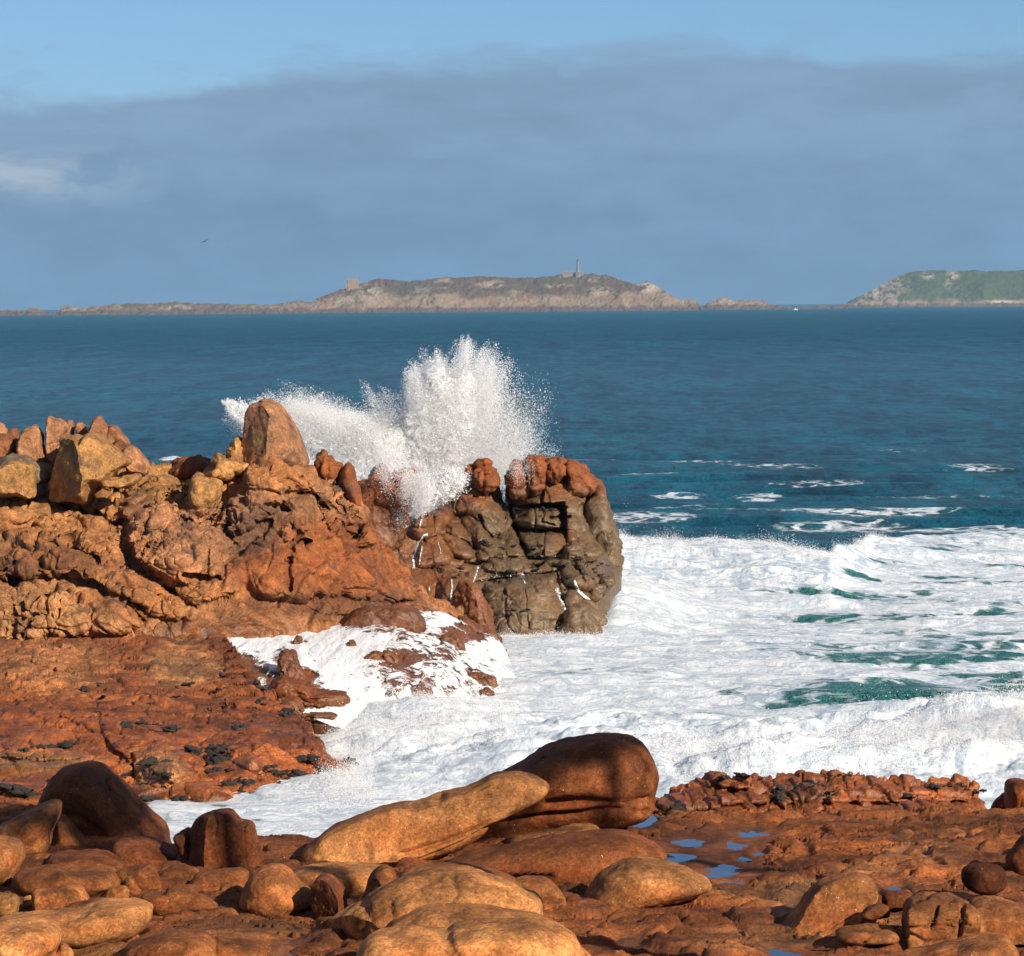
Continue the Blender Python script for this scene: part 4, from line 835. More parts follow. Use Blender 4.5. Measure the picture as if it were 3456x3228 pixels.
# ------------------------------------------------------------------ boulders in front
def bl(reg, poly, label, tint, d=None, dep=None, sub=5, seed=0, name='boulder', zb=1.78, **kw):
    pts = tr(reg, poly); w_, h_ = np.ptp(pts[:, 0]), np.ptp(pts[:, 1])
    if d is None: d = float(dist_at(pts[:, 0].mean(), pts[:, 1].max(), zb))
    mpp = d / FPX
    if dep is None: dep = min(1.5, .5 * (.65 * min(w_, h_) + .35 * max(w_, h_)) * mpp)
    a = dict(full=.74, low=.065, fine=.012, bill=.03, bs=.9, rough=.024); a.update(kw)
    V, F = inflate(reg, poly, d, dep, sub, seed=seed, **a)
    spots = a.get('spots', ())
    mn, mx = V.min(0), V.max(0)
    c = np.asarray(tint, float)
    o = mesh_obj(name, V, F, M_bould, paint(V, c, [(reg, *np.mean(np.array(poly)[:, :2], 0) + np.array([seed * 7 % 60 - 30, -h_ * .3]), np.ptp(np.array(poly)[:, 0]) * .35, np.ptp(np.array(poly)[:, 1]) * .3, c * .6, .75), (reg, *np.mean(np.array(poly)[:, :2], 0) + np.array([seed * 13 % 80 - 40, h_ * .25]), np.ptp(np.array(poly)[:, 0]) * .3, np.ptp(np.array(poly)[:, 1]) * .25, c * np.array([1.1, .86, .7]), .7), (reg, *np.mean(np.array(poly)[:, :2], 0) + np.array([40 - seed * 17 % 80, -h_ * .1]), np.ptp(np.array(poly)[:, 0]) * .16, np.ptp(np.array(poly)[:, 1]) * .18, c * np.array([1.3, 1.35, 1.4]), .55)]), origin=((mn[0] + mx[0]) / 2, (mn[1] + mx[1]) / 2, mn[2]))
    return tag(o, label, 'boulder', 'granite boulders in the foreground')
TB = np.array([.23, .085, .026]); TP = np.array([.37, .155, .050]); TD = np.array([.12, .037, .011]); TM = np.array([.165, .056, .016])  # TD: dark wet granite, with the shade on these boulders put into its colour
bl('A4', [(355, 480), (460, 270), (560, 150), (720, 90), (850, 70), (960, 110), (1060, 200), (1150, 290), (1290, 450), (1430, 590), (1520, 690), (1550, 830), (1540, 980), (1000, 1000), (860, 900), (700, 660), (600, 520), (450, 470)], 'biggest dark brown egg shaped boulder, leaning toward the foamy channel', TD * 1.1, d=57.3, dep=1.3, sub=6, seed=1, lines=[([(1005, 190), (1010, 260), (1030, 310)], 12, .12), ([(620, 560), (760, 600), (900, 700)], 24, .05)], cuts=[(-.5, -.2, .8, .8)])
bl('A4', [(-80, 720), (100, 590), (250, 510), (430, 430), (520, 412), (570, 440), (578, 500), (550, 600), (480, 720), (420, 880), (220, 960), (0, 980), (-80, 980)], 'pale tilted boulder at the left edge with a blunt raised end', TB, sub=6, seed=2, d=54.6, dep=.9)
bl('A4', [(0, 480), (100, 450), (300, 455), (360, 490), (320, 600), (0, 720), (-80, 700), (-80, 500)], 'low dark red boulder behind the pale tilted one at the left edge', TD, d=60, dep=1.0, seed=3)
bl('A4', [(-80, 780), (60, 775), (150, 800), (205, 860), (212, 960), (155, 1080), (100, 1170), (-80, 1180)], 'rounded tan boulder cut by the left edge below the pale tilted one', TB * 1.05, dep=.8, seed=4)
bl('A4', [(550, 540), (640, 620), (760, 780), (890, 890), (800, 960), (640, 960), (500, 900), (520, 700)], 'wedge shaped stone in the gap under the biggest dark boulder', TM, d=55.6, dep=.6, seed=5)
bl('A4', [(1035, 880), (1060, 800), (1180, 768), (1400, 790), (1530, 840), (1640, 920), (1600, 1010), (1540, 1070), (1200, 1080), (1050, 980)], 'smooth brown boulder at the right foot of the biggest dark boulder', TD * 1.15, d=53.8, dep=.8, sub=6, seed=6)
bl('A4', [(1470, 1180), (1500, 1080), (1600, 1020), (1700, 1006), (1840, 1075), (1770, 1170), (1700, 1240), (1500, 1280)], 'brown stone with a lit right facet, between the smooth brown boulder and the upright block', TM, d=52, seed=7, cuts=[(.7, .2, .6, .7)])
bl('A4', [(225, 1000), (260, 940), (350, 900), (480, 905), (500, 980), (420, 1040), (260, 1050)], 'small tan cobble beside the tan boulder at the left edge', TM, d=53.2, seed=8)
bl('A4', [(425, 980), (450, 930), (500, 905), (750, 902), (960, 912), (1060, 960), (1180, 1000), (1060, 1100), (900, 1110), (500, 1090)], 'long flat dark boulder with a wet flat top below the wedge stone', TD * 1.1, d=52.8, dep=.7, sub=6, seed=9)
bl('A4', [(120, 1150), (180, 1060), (400, 1030), (700, 1045), (1000, 1060), (1080, 1100), (1135, 1190), (1000, 1270), (850, 1320), (600, 1300), (300, 1280), (160, 1230)], 'broad flat boulder with two swellings in the left pile', TM, d=51, dep=.8, sub=6, seed=10, low=.1)
bl('A4', [(1070, 1110), (1200, 1030), (1340, 998), (1410, 1010), (1450, 1060), (1482, 1150), (1485, 1260), (1300, 1290), (1200, 1220)], 'boulder with a bright lit shoulder above the small round cobble', TM, d=51.2, seed=11, cuts=[(.6, .3, .6, .75)])
bl('A4', [(1145, 1150), (1190, 1103), (1240, 1120), (1280, 1200), (1310, 1280), (1200, 1330), (1150, 1240)], 'narrow upright cobble right of the small round cobble', TM * .95, d=50, seed=12)
bl('A4', [(295, 1290), (330, 1250), (500, 1220), (640, 1188), (760, 1200), (810, 1270), (825, 1340), (700, 1400), (600, 1470), (400, 1510), (330, 1470), (295, 1380)], 'pinkish blunt boulder at lower left with a vertical flat face', TB * 1.1, sub=6, seed=13, cuts=[(0, 0, 1, .7)])
bl('A4', [(962, 1275), (1000, 1213), (1080, 1198), (1170, 1210), (1197, 1270), (1170, 1345), (980, 1345)], 'small round pinkish cobble below the broad flat boulder', TB * 1.1, d=49.8, seed=14)
bl('A4', [(1300, 1335), (1340, 1270), (1500, 1268), (1560, 1228), (1650, 1218), (1780, 1250), (1910, 1310), (2010, 1410), (1800, 1470), (1600, 1500), (1440, 1480), (1360, 1420)], 'low domed brown boulder left of the rounded one by the channel', TM, d=49, sub=6, seed=15)
bl('A4', [(590, 1430), (650, 1390), (900, 1328), (1100, 1325), (1000, 1430), (650, 1480)], 'flat stone tucked behind the long pale boulder', TM, d=48.6, seed=16)
bl('A4', [(-80, 1570), (60, 1500), (300, 1460), (600, 1450), (800, 1418), (950, 1370), (1150, 1338), (1300, 1343), (1400, 1390), (1417, 1440), (1380, 1540), (1270, 1640), (1050, 1710), (800, 1740), (560, 1740), (300, 1720), (0, 1720)], 'long pale boulder lying low across the lower left', TP * .92, d=47, dep=.9, sub=6, seed=17, low=.08)
bl('A4', [(-80, 1600), (150, 1556), (350, 1543), (480, 1568), (562, 1650), (565, 1740), (510, 1830), (480, 1990), (-80, 1990)], 'big pale orange boulder in the bottom left corner', TP * 1.15, d=44.8, dep=.9, sub=6, seed=18)
bl('A4', [(500, 1850), (560, 1730), (640, 1760), (685, 1830), (660, 1960), (520, 1960)], 'small tan stone right of the corner boulder', TP, d=45, seed=19)
bl('A4', [(215, 1320), (255, 1295), (290, 1305), (296, 1390), (220, 1400)], 'tiny cube like stone left of the pinkish blunt boulder', TP, d=49.4, sub=4, seed=20)
bl('A4', [(-60, 1290), (60, 1250), (170, 1310), (180, 1420), (110, 1500), (-80, 1510)], 'yellowish lichened rock at the left edge', OCHRE * .6, d=49, sub=5, seed=21, low=.12, bill=.08)

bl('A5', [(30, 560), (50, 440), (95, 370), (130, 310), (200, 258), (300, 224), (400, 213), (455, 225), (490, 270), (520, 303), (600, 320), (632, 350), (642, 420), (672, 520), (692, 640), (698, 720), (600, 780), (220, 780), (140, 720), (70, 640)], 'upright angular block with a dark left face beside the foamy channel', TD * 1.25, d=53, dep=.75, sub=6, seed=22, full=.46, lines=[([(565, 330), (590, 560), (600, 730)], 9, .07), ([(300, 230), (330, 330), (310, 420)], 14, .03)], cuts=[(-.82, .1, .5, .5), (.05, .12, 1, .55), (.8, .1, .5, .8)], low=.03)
bl('A5', [(-30, 430), (10, 405), (45, 380), (100, 360), (130, 480), (110, 640), (30, 600), (-5, 520)], 'dark leaning flake split off the upright angular block', TD, d=53.4, dep=.4, seed=23)
bl('A5', [(90, 850), (120, 780), (170, 730), (300, 708), (570, 708), (600, 790), (560, 900), (400, 920), (350, 950), (200, 900)], 'rounded boulder lying in front of the upright angular block', TM, d=51.2, seed=24)
bl('A5', [(350, 870), (400, 828), (480, 826), (560, 880), (550, 1010), (400, 1030), (365, 970)], 'small tan boulder touching the rounded boulder with a shaded right side', TB, d=50.4, seed=25)
bl('A5', [(518, 1005), (540, 900), (600, 770), (700, 690), (820, 670), (900, 693), (960, 740), (1040, 830), (1110, 900), (1122, 1000), (1020, 1062), (880, 1115), (780, 1128), (680, 1097), (590, 1050)], 'rounded tan boulder resting on bedrock at the end of the channel', TB * 1.05, d=49.4, dep=.75, sub=6, seed=26)
bl('A5', [(940, 760), (1050, 690), (1200, 668), (1500, 668), (1700, 690), (1800, 780), (1600, 900), (1300, 940), (1080, 880)], 'long pale boulder under the low end of the big slab', TP * .9, d=51.2, dep=.8, sub=6, seed=27)
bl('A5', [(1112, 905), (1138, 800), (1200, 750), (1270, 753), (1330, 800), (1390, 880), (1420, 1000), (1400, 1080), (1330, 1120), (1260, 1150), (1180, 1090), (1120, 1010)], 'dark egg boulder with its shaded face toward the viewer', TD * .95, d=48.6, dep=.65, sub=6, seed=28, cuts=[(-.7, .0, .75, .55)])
bl('A5', [(1480, 1060), (1500, 1000), (1560, 900), (1610, 780), (1670, 710), (1740, 688), (1810, 730), (1835, 800), (1780, 920), (1640, 1020)], 'upright fin of dark rock behind the big pale front boulder', TM, d=48.2, dep=.5, seed=29, cuts=[(-.8, 0, .5, .5)])
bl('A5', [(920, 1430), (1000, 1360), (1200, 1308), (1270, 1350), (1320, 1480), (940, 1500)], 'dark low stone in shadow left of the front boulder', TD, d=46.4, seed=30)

h1 = bl('R4', [(740, 460), (870, 310), (950, 270), (1090, 200), (1150, 160), (1250, 128), (1380, 110), (1500, 110), (1570, 128), (1612, 170), (1637, 230), (1642, 290), (1628, 360), (1622, 420), (1550, 460), (1400, 485), (1200, 510), (1000, 560), (900, 580), (780, 560)], 'huge dark brown rounded boulder tilted up on the right above the ledge', TD * 1.2, d=56.2, dep=1.25, sub=6, seed=31, full=.62, lines=[([(1180, 400), (1330, 375), (1480, 395), (1600, 370)], 13, .16), ([(1000, 480), (1200, 440), (1400, 425), (1600, 420)], 11, .14), ([(1280, 300), (1450, 290), (1540, 300)], 18, .05)], cuts=[(-.05, -.45, .8, .75)], low=.05, bill=.05, bs=1.3)
h2 = bl('R4', [(135, 597), (200, 530), (330, 460), (500, 400), (650, 375), (740, 345), (860, 320), (900, 306), (950, 270), (1050, 260), (1130, 270), (1187, 300), (1192, 330), (1150, 378), (1060, 415), (980, 465), (860, 545), (700, 615), (600, 650), (500, 660), (300, 660), (160, 650)], 'long pale tongue shaped slab leaning against the huge dark boulder', TP * .80, d=53.6, dep=.85, sub=6, seed=32, full=.66, lines=[([(885, 310), (890, 345), (920, 360)], 9, .12), ([(560, 600), (760, 540), (900, 480), (1040, 410)], 9, .10), ([(620, 630), (800, 560), (980, 470)], 8, .09), ([(730, 350), (700, 400), (620, 410)], 22, .06)], cuts=[(-.1, .35, 1, .7)], low=.05, bill=.05, bs=1.2)
bl('R4', [(720, 650), (900, 590), (1100, 540), (1300, 518), (1500, 520), (1630, 570), (1672, 630), (1500, 730), (1250, 790), (1150, 780), (1000, 700), (800, 670)], 'wide low wet brown boulder under the huge dark one', TD * 1.15, d=52, dep=1.0, sub=6, seed=33)
bl('R4', [(1330, 810), (1380, 700), (1450, 650), (1530, 618), (1620, 620), (1720, 640), (1800, 678), (1857, 710), (1862, 748), (1780, 782), (1650, 810), (1500, 840), (1390, 850)], 'smooth tan lens shaped boulder beside the blue tide pools', TP * .76, d=49.6, dep=.75, sub=6, seed=34)
bl('R4', [(240, 905), (300, 850), (400, 790), (480, 740), (600, 690), (720, 666), (850, 668), (960, 700), (1060, 740), (1150, 780), (1168, 860), (1150, 1020), (500, 1120), (380, 1060), (290, 980)], 'large pale boulder with vertical furrows at front centre', TP * 1.0, d=47, dep=1.0, sub=6, seed=35, bill=.06, bs=.8, lines=[([(410, 800), (430, 860), (400, 930)], 14, .06), ([(520, 800), (525, 920)], 7, .06), ([(780, 690), (800, 760), (760, 830)], 16, .05), ([(1020, 760), (1010, 830)], 7, .05)], cuts=[(-.7, -.4, .5, .75)])
bl('R4', [(550, 690), (640, 648), (780, 638), (900, 648), (1000, 690), (1070, 760), (800, 800), (600, 770)], 'tan boulder whose top shows just behind the large furrowed one', TB, d=48.4, sub=5, seed=36)
bl('R4', [(1030, 705), (1120, 688), (1190, 703), (1240, 760), (1262, 815), (1220, 870), (1160, 870), (1080, 800)], 'small pinkish boulder right of the large furrowed one', TB * 1.1, d=48.9, seed=37, cuts=[(.3, -.5, .8, .7)])
bl('R4', [(1252, 795), (1290, 768), (1332, 820), (1332, 870), (1265, 872)], 'reddish cobble between the small pinkish boulder and the lens shaped one', RUST * .9, d=49.2, sub=4, seed=38)
bl('R4', [(500, 930), (600, 850), (700, 818), (900, 828), (1100, 848), (1200, 878), (1285, 940), (1322, 1030), (1300, 1130), (520, 1130)], 'broad pale boulder under the front most one with a shadow across its top', TP, d=45.9, dep=.8, sub=6, seed=39)
bl('R4', [(365, 1030), (430, 950), (550, 928), (740, 926), (800, 898), (980, 878), (1150, 888), (1260, 930), (1312, 980), (1330, 1150), (350, 1160)], 'front most sunlit tan boulder cut by the bottom edge', TP * 1.1, d=44.4, dep=.9, sub=6, seed=40)
bl('R4', [(1000, 545), (1120, 513), (1250, 488), (1370, 478), (1395, 525), (1200, 560), (1050, 570)], 'pinkish rubble stone in the gap under the huge dark boulder', ORANGE * .8, d=54.2, dep=.5, seed=41, bill=.06)
bl('R5', [(1898, 735), (1920, 680), (1990, 612), (2080, 600), (2100, 840), (1980, 835), (1920, 795)], 'dark rounded boulder cut by the right edge', TD * .8, d=51.6, seed=42)
bl('R5', [(1680, 790), (1740, 753), (1850, 758), (1902, 800), (1895, 885), (1800, 915), (1700, 870)], 'low dark stone left of the right edge boulder', TD * .7, d=49.8, seed=43)
bl('R5', [(1903, 385), (1930, 353), (2000, 348), (2090, 358), (2090, 590), (1920, 570), (1900, 480)], 'red brown block standing in foam at the right edge', RUST * .8, d=62.4, dep=.7, sub=6, seed=44, full=.55, bill=.06)
bl('R5', [(1826, 480), (1858, 430), (1902, 408), (1920, 530), (1845, 535)], 'small brown stone leaning on the red brown right edge block', RUST * .65, d=62.8, seed=45)
bl('A7', [(430, 570), (540, 450), (600, 360), (700, 260), (820, 218), (950, 203), (1032, 235), (1042, 285), (1000, 365), (940, 440), (800, 540), (700, 610), (560, 630)], 'smooth pale slab sloping out of the red bedrock at lower right', TB, d=47.6, dep=.8, sub=6, seed=46, full=.5, cuts=[(-.2, .6, .8, .5)], lines=[([(560, 600), (760, 520), (980, 400)], 9, .06)])
bl('A7', [(1235, 640), (1225, 480), (1240, 385), (1300, 340), (1450, 330), (1650, 375), (1672, 500), (1645, 610), (1480, 630), (1320, 670)], 'squared fractured block low at the right with a dark gap on its left', TB * .85, d=46.2, dep=.8, sub=6, seed=47, full=.46, lines=[([(1440, 390), (1400, 540)], 9, .14), ([(1600, 380), (1580, 600)], 9, .14), ([(1250, 530), (1640, 510)], 7, .06)], crack=.05, cs=.7, cuts=[(0, .1, 1, .6), (0, .9, .4, .7)])
bl('A7', [(1655, 410), (1800, 368), (1970, 400), (2060, 440), (2060, 590), (1750, 610), (1655, 590)], 'squared pale block in the lower right corner beside the fractured one', TB, d=46.4, dep=.8, sub=6, seed=48, full=.5, cuts=[(0, .1, 1, .6), (0, .9, .4, .7)])
bl('A7', [(945, 455), (980, 410), (1050, 378), (1130, 400), (1125, 470), (1000, 480)], 'small squared stone left of the fractured block', TM, d=46.8, seed=49, full=.6)
bl('A7', [(1200, 712), (1300, 690), (1420, 655), (1700, 606), (1890, 598), (1900, 760), (1200, 780)], 'flat pale slab along the bottom edge at right', TB, d=44.6, dep=.6, sub=6, seed=50, full=.55)
bl('A7', [(790, 580), (830, 550), (1000, 530), (1160, 540), (1180, 600), (1000, 620), (830, 612)], 'thin flat stone between the sloping slab and the fractured block', TB * .9, d=46.1, dep=.5, seed=51, full=.6)
bl('A7', [(1090, 380), (1090, 320), (1160, 290), (1260, 300), (1260, 400), (1150, 430)], 'dark wedge stone behind the small squared stone', TD * 1.2, d=47.4, seed=52)
bl('R5', [(765, 590), (800, 550), (860, 535), (1000, 518), (1130, 540), (1185, 572), (1000, 612), (850, 620)], 'glossy dark low rock in front of the blocky ledge', BROWN, d=58.4, dep=.8, seed=53)
bl('R5', [(1340, 640), (1350, 610), (1400, 592), (1440, 600), (1380, 650)], 'small pointed stone casting a shadow on the red bedrock', TB, d=55.8, dep=.4, sub=4, seed=54)
bl('R5', [(1525, 625), (1560, 600), (1640, 590), (1700, 600), (1650, 640), (1570, 648)], 'small flat pale stone on the bedrock behind the pointed one', TB * 1.1, d=55.9, dep=.4, sub=4, seed=55)
bl('A5', [(250, 1370), (330, 1290), (420, 1310), (700, 1330), (790, 1390), (700, 1500), (300, 1500)], 'low brown slab at the bottom left of the little pool', TM, d=45.6, dep=.6, sub=6, seed=56)
bl('A4', [(1150, 1800), (1350, 1680), (1700, 1640), (1950, 1700), (1980, 1960), (1150, 1960)], 'wide low brown slab along the bottom edge left of centre', TM * 1.05, d=45.2, dep=.8, sub=6, seed=57)

# dark mussel and weed clumps on the wet rocks
CL = []
for k in range(6):
    S_, F_ = ico(2); rk = np.random.RandomState(k); vs = []; fs = []
    for j in range(7):
        c = rk.normal(size=3) * np.array([.75, .5, .22]); r_ = .28 + .4 * rk.rand()
        vs.append(S_ * r_ * (1 + .38 * rk.normal(size=(len(S_), 1))) * np.array([1, .8, .7]) + c); fs.append(F_ + j * len(S_))
    CL.append((np.concatenate(vs), np.concatenate(fs)))
CM = []
for k, (v, f) in enumerate(CL):
    ob = mesh_obj('weed_clump', v, f, M_weed, smooth=False); CM.append(ob.data); bpy.data.objects.remove(ob)
r2 = np.random.RandomState(11)
def clumps(Vg, reg, spots, label, group, smin, smax):
    Vv = Vg.reshape(-1, 3); x, y = project(Vv)
    for cx, cy, ax, ay, n in spots:
        c = tr(reg, [(cx, cy)])[0]; s = REG[reg][2]
        for _ in range(int(round(n * .7))):
            px, py = c + r2.normal(size=2) * np.array([ax, ay]) * s * .55
            i = np.argmin((x - px) ** 2 + (y - py) ** 2)
            o = bpy.data.objects.new('weed_clump', CM[r2.randint(6)]); col.objects.link(o)
            o.location = Vv[i] + np.array([0, -.03, .0]); sz = smin + (smax - smin) * r2.rand() ** 2
            o.scale = (sz * (.8 + .9 * r2.rand()), sz, sz * (.55 + .4 * r2.rand())); o.rotation_euler = (r2.rand() * .6 - .3, r2.rand() * .6 - .3, r2.rand() * 6.3)
            tag(o, label, 'seaweed', group)
clumps(SHELF[26:-3], 'R3', [(340, 710, 60, 12, 12), (100, 730, 150, 40, 8), (150, 965, 60, 12, 9), (700, 590, 120, 40, 10), (920, 650, 80, 40, 8), (1120, 740, 50, 20, 12), (1130, 820, 40, 50, 14), (970, 740, 40, 18, 8), (1400, 850, 140, 40, 14), (1570, 800, 50, 20, 10), (1480, 900, 120, 40, 12), (1250, 900, 60, 50, 12), (1360, 490, 40, 30, 6), (1450, 560, 80, 30, 6), (1100, 400, 300, 60, 12), (850, 480, 250, 60, 10), (450, 430, 300, 100, 10), (1700, 900, 80, 50, 10), (800, 1000, 90, 20, 10), (1180, 620, 180, 80, 10), (1820, 820, 25, 30, 5), (600, 850, 300, 60, 8)],
       'small black clump of mussels or weed clinging to the rusty tidal shelf', 'dark clumps on the tidal shelf', .03, .21)
clumps(LEDGE[26:-3], 'R5', [(800, 380, 70, 30, 14), (780, 430, 50, 20, 8), (960, 360, 60, 12, 8), (1000, 410, 40, 14, 6), (260, 480, 60, 15, 9), (150, 520, 40, 20, 6), (500, 330, 160, 12, 8), (1050, 320, 60, 6, 6), (1600, 360, 90, 14, 8), (1720, 400, 40, 30, 6), (1400, 420, 60, 20, 5), (950, 590, 90, 15, 8)],
       'small black tuft of weed on the blocky rust red ledge', 'dark tufts on the blocky ledge', .03, .11)
clumps(KV[26:-3], 'A3', [(1250, 440, 90, 25, 8), (1420, 440, 90, 25, 8), (1300, 400, 60, 12, 4), (1330, 810, 120, 40, 16), (1600, 800, 130, 50, 16), (1700, 880, 60, 40, 8), (1000, 690, 150, 40, 8), (1300, 700, 90, 60, 8), (1200, 860, 140, 30, 10), (1160, 1080, 120, 60, 6), (720, 830, 120, 60, 8), (1500, 950, 60, 80, 6)],
       'black patch of mussels on the wet side of the sea stack', 'dark mussel patches on the sea stack', .05, .17)

# thin white runnels on the sea stack
kx, ky = project(KV[26:-3]); Kf = KV[26:-3].reshape(-1, 3); kx, ky = kx.ravel(), ky.ravel()
M_run = NT('running_water'); _pos = M_run.n('ShaderNodeNewGeometry').outputs['Position']; _x = M_run.n('ShaderNodeMixShader'); _t = M_run.n('ShaderNodeBsdfTransparent')
M_run.l(M_run.ramp(M_run.noise(M_run.scale(_pos, (14, 8, 3)), 1, 5, .7), .40, .52), _x.inputs[0]); M_run.l(_t.outputs[0], _x.inputs[1]); M_run.l(foam_bsdf(M_run, None, (.74, .76, .78)), _x.inputs[2]); M_run.l(_x.outputs[0], M_run.out.inputs['Surface'])
for ln, wd in [([(585, 603), (560, 612), (520, 655), (500, 710), (488, 770), (490, 832)], 13), ([(548, 675), (535, 740), (528, 805)], 6), ([(655, 660), (668, 700), (672, 740)], 4), ([(925, 808), (912, 860), (890, 925)], 8), ([(945, 908), (1060, 893), (1160, 880), (1238, 876)], 12), ([(1210, 885), (1228, 905), (1234, 930)], 6), ([(545, 500), (535, 530), (526, 562)], 9),
               ([(742, 905), (748, 960), (740, 1030), (745, 1090), (762, 1135)], 9), ([(640, 1045), (680, 1075), (705, 1120), (760, 1160)], 10), ([(1452, 965), (1470, 1010), (1495, 1070), (1530, 1125)], 26), ([(1565, 915), (1590, 975), (1640, 1025), (1700, 1060)], 16), ([(345, 700), (358, 680), (366, 660)], 8), ([(1042, 855), (1048, 885)], 6), ([(590, 950), (596, 985)], 8)]:
    pp = tr('A3', ln); m_ = 26; t_ = np.linspace(0, len(pp) - 1, m_); i_ = np.minimum(t_.astype(int), len(pp) - 2); q_ = pp[i_] * (1 - (t_ - i_)[:, None]) + pp[i_ + 1] * (t_ - i_)[:, None]
    dq = np.gradient(q_, axis=0); dq /= np.linalg.norm(dq, axis=1)[:, None] + 1e-9
    rows_ = []
    for k_ in (-1, -.4, .4, 1):
        e_ = q_ + np.stack([-dq[:, 1], dq[:, 0]], 1) * (k_ * wd * REG['A3'][2] * .5 * (.6 + .9 * np.abs(np.sin(np.arange(m_) * 1.7 + wd))))[:, None]
        p_ = np.array([Kf[np.argmin((kx - x_) ** 2 + (ky - y_) ** 2)] for x_, y_ in e_])
        p_[:, 1] -= .05 + .05 * (1 - abs(k_)); rows_.append(p_)
    Vr = np.stack(rows_)
    o = mesh_obj('water_runnel', Vr.reshape(-1, 3), grid_faces(4, m_), M_run.m, origin=Vr.reshape(-1, 3).mean(0)); tag(o, 'thin white runnel of water draining down the sea stack', 'runnel', 'white runnels on the sea stack')
# ------------------------------------------------------------------ sea
ss_ = np.concatenate([[1.2, 2, 3.2, 4.6, 6], np.arange(8, 60, 2.2), np.arange(60, 900, 2.7), np.arange(900, 2300, 3.2)])
dd = CAMZ * FPX / ss_
az = np.arange(-13.5, 13.5, .0195) * math.pi / 180
A_, D_ = np.meshgrid(np.tan(az), dd)
SX, SY = A_ * D_, D_
base = np.stack([SX, SY, np.zeros_like(SX)], -1)
gx, gy = project(base)                                  # only used to read where the photo shows foam at sea level
res = D_ * D_ / (CAMZ * FPX) * 2.8
def lvl(wl, amp, sy=1.0, mode='f', seed=0, rot=.12):
    c, s = math.cos(rot), math.sin(rot)
    k = sstep(.35, .18, res / wl)
    sel = k > 0
    out = np.zeros(SX.shape)
    p = np.stack([(SX * c + SY * s) / wl * .38, (-SX * s + SY * c) / wl * sy, np.full(SX.shape, seed * 3.7)], -1)[sel]
    n = perlin(p)
    if mode == 'r': n = .5 - np.abs(n) * 1.6
    if mode == 'b': n = np.abs(n) * 1.6 - .45
    out[sel] = n * amp * k[sel]; return out
Z = lvl(19, .46, seed=1) + lvl(8, .27, mode='r', seed=2, rot=-.2) + lvl(4, .17, mode='r', seed=3, rot=.25) + lvl(2.0, .085, mode='r', seed=4, rot=-.1) + lvl(1.0, .035, mode='r', seed=5)
dx, dy = gx * 1988 / PW, gy * 1988 / PW                 # in 1988-wide photo units
# breaking crest beyond the stack and shore break in front
dcr = np.interp(SX / D_ * FPX + 1728, [1500, 1900, 2800, 2950, 3456, 4500], [128, 132, 133, 141, 152, 165]) + 2.5 * fbm(np.stack([SX, SX * 0, SX * 0], -1), 9, 3, seed=51)
hcr = np.interp(SX / D_ * FPX + 1728, [1500, 1900, 2050, 2300, 2600, 3150, 3456], [.3, .6, 1.4, 1.15, 1.15, .5, .4])
q = D_ - dcr
crest = hcr * np.where(q < 0, np.exp(-(q / 7.5) ** 2), np.exp(-(q / 2.2) ** 2))
db = np.interp(SX / D_ * FPX + 1728, [900, 1500, 2100, 2600, 3300, 4200], [80, 79, 78, 76.5, 77.5, 79]) + 1.2 * fbm(np.stack([SX, SX * 0, SX * 0], -1), 4, 3, seed=52)
hb = np.interp(SX / D_ * FPX + 1728, [950, 1250, 1700, 2100, 2600, 3000, 3400, 4200], [.0, .45, .7, .75, .85, .95, 1.25, 1.1])
q2 = D_ - db
brk = hb * np.where(q2 < 0, np.exp(-(q2 / 4.0) ** 2), np.exp(-(q2 / 6.5) ** 2))
# foam coverage
n1 = fbm(base * np.array([.6, .35, 1]), 6, 4, .55, seed=53)
cov = sstep(1.2, -1.2, q + 1.5 * fbm(base, 3, 4, seed=54)) * sstep(720, 760, dx + 0 * q) * .93
cov = np.maximum(cov, sstep(560, 640, dx) * sstep(1150, 1200, dy) * .9)
cov = np.maximum(cov, .85 * sstep(470, 520, dx) * sstep(1470, 1500, dy))
cov = np.maximum(cov, .62 * sstep(240, 300, dx) * sstep(1535, 1560, dy))
def fb(cx, cy, ax, ay, a):
    r = np.sqrt(((dx - cx) / ax) ** 2 + ((dy - cy) / ay) ** 2) + .9 * n1
    return a * sstep(1.25, .35, r)
gap = np.zeros_like(cov)
for b in [(1700, 1357, 240, 46, .72), (1560, 1372, 120, 16, .6), (1870, 1255, 190, 40, .50), (1600, 1270, 170, 26, .42), (1960, 1180, 90, 28, .5), (1480, 1345, 110, 12, .45), (1400, 1400, 90, 9, .45), (1800, 1085, 160, 9, .45), (1700, 1110, 60, 6, .4), (1950, 1330, 90, 45, .55), (1500, 1215, 170, 14, .3),
          (1750, 1165, 200, 20, .35), (1300, 1300, 160, 14, .2), (1900, 1065, 160, 6, .4), (1350, 1240, 120, 9, .22), (1650, 1190, 90, 10, .3), (1560, 1150, 120, 8, .22), (1830, 1300, 120, 26, .4), (1760, 1225, 90, 12, .35)]:
    gap = np.maximum(gap, fb(*b))
stk = fbm(warp(base, 3, 1.0) * np.array([.42, 1.0, 1]), 3.2, 5, .62, seed=60)
gap = np.maximum(gap, sstep(1180, 1650, dx) * sstep(1070, 1120, dy) * sstep(1470, 1380, dy) * sstep(-.05, .3, stk) * .68)
gap = np.maximum(gap, sstep(950, 1100, dx) * sstep(1225, 1260, dy) * sstep(1450, 1400, dy) * sstep(.0, .38, stk) * .46)
cov = cov - gap
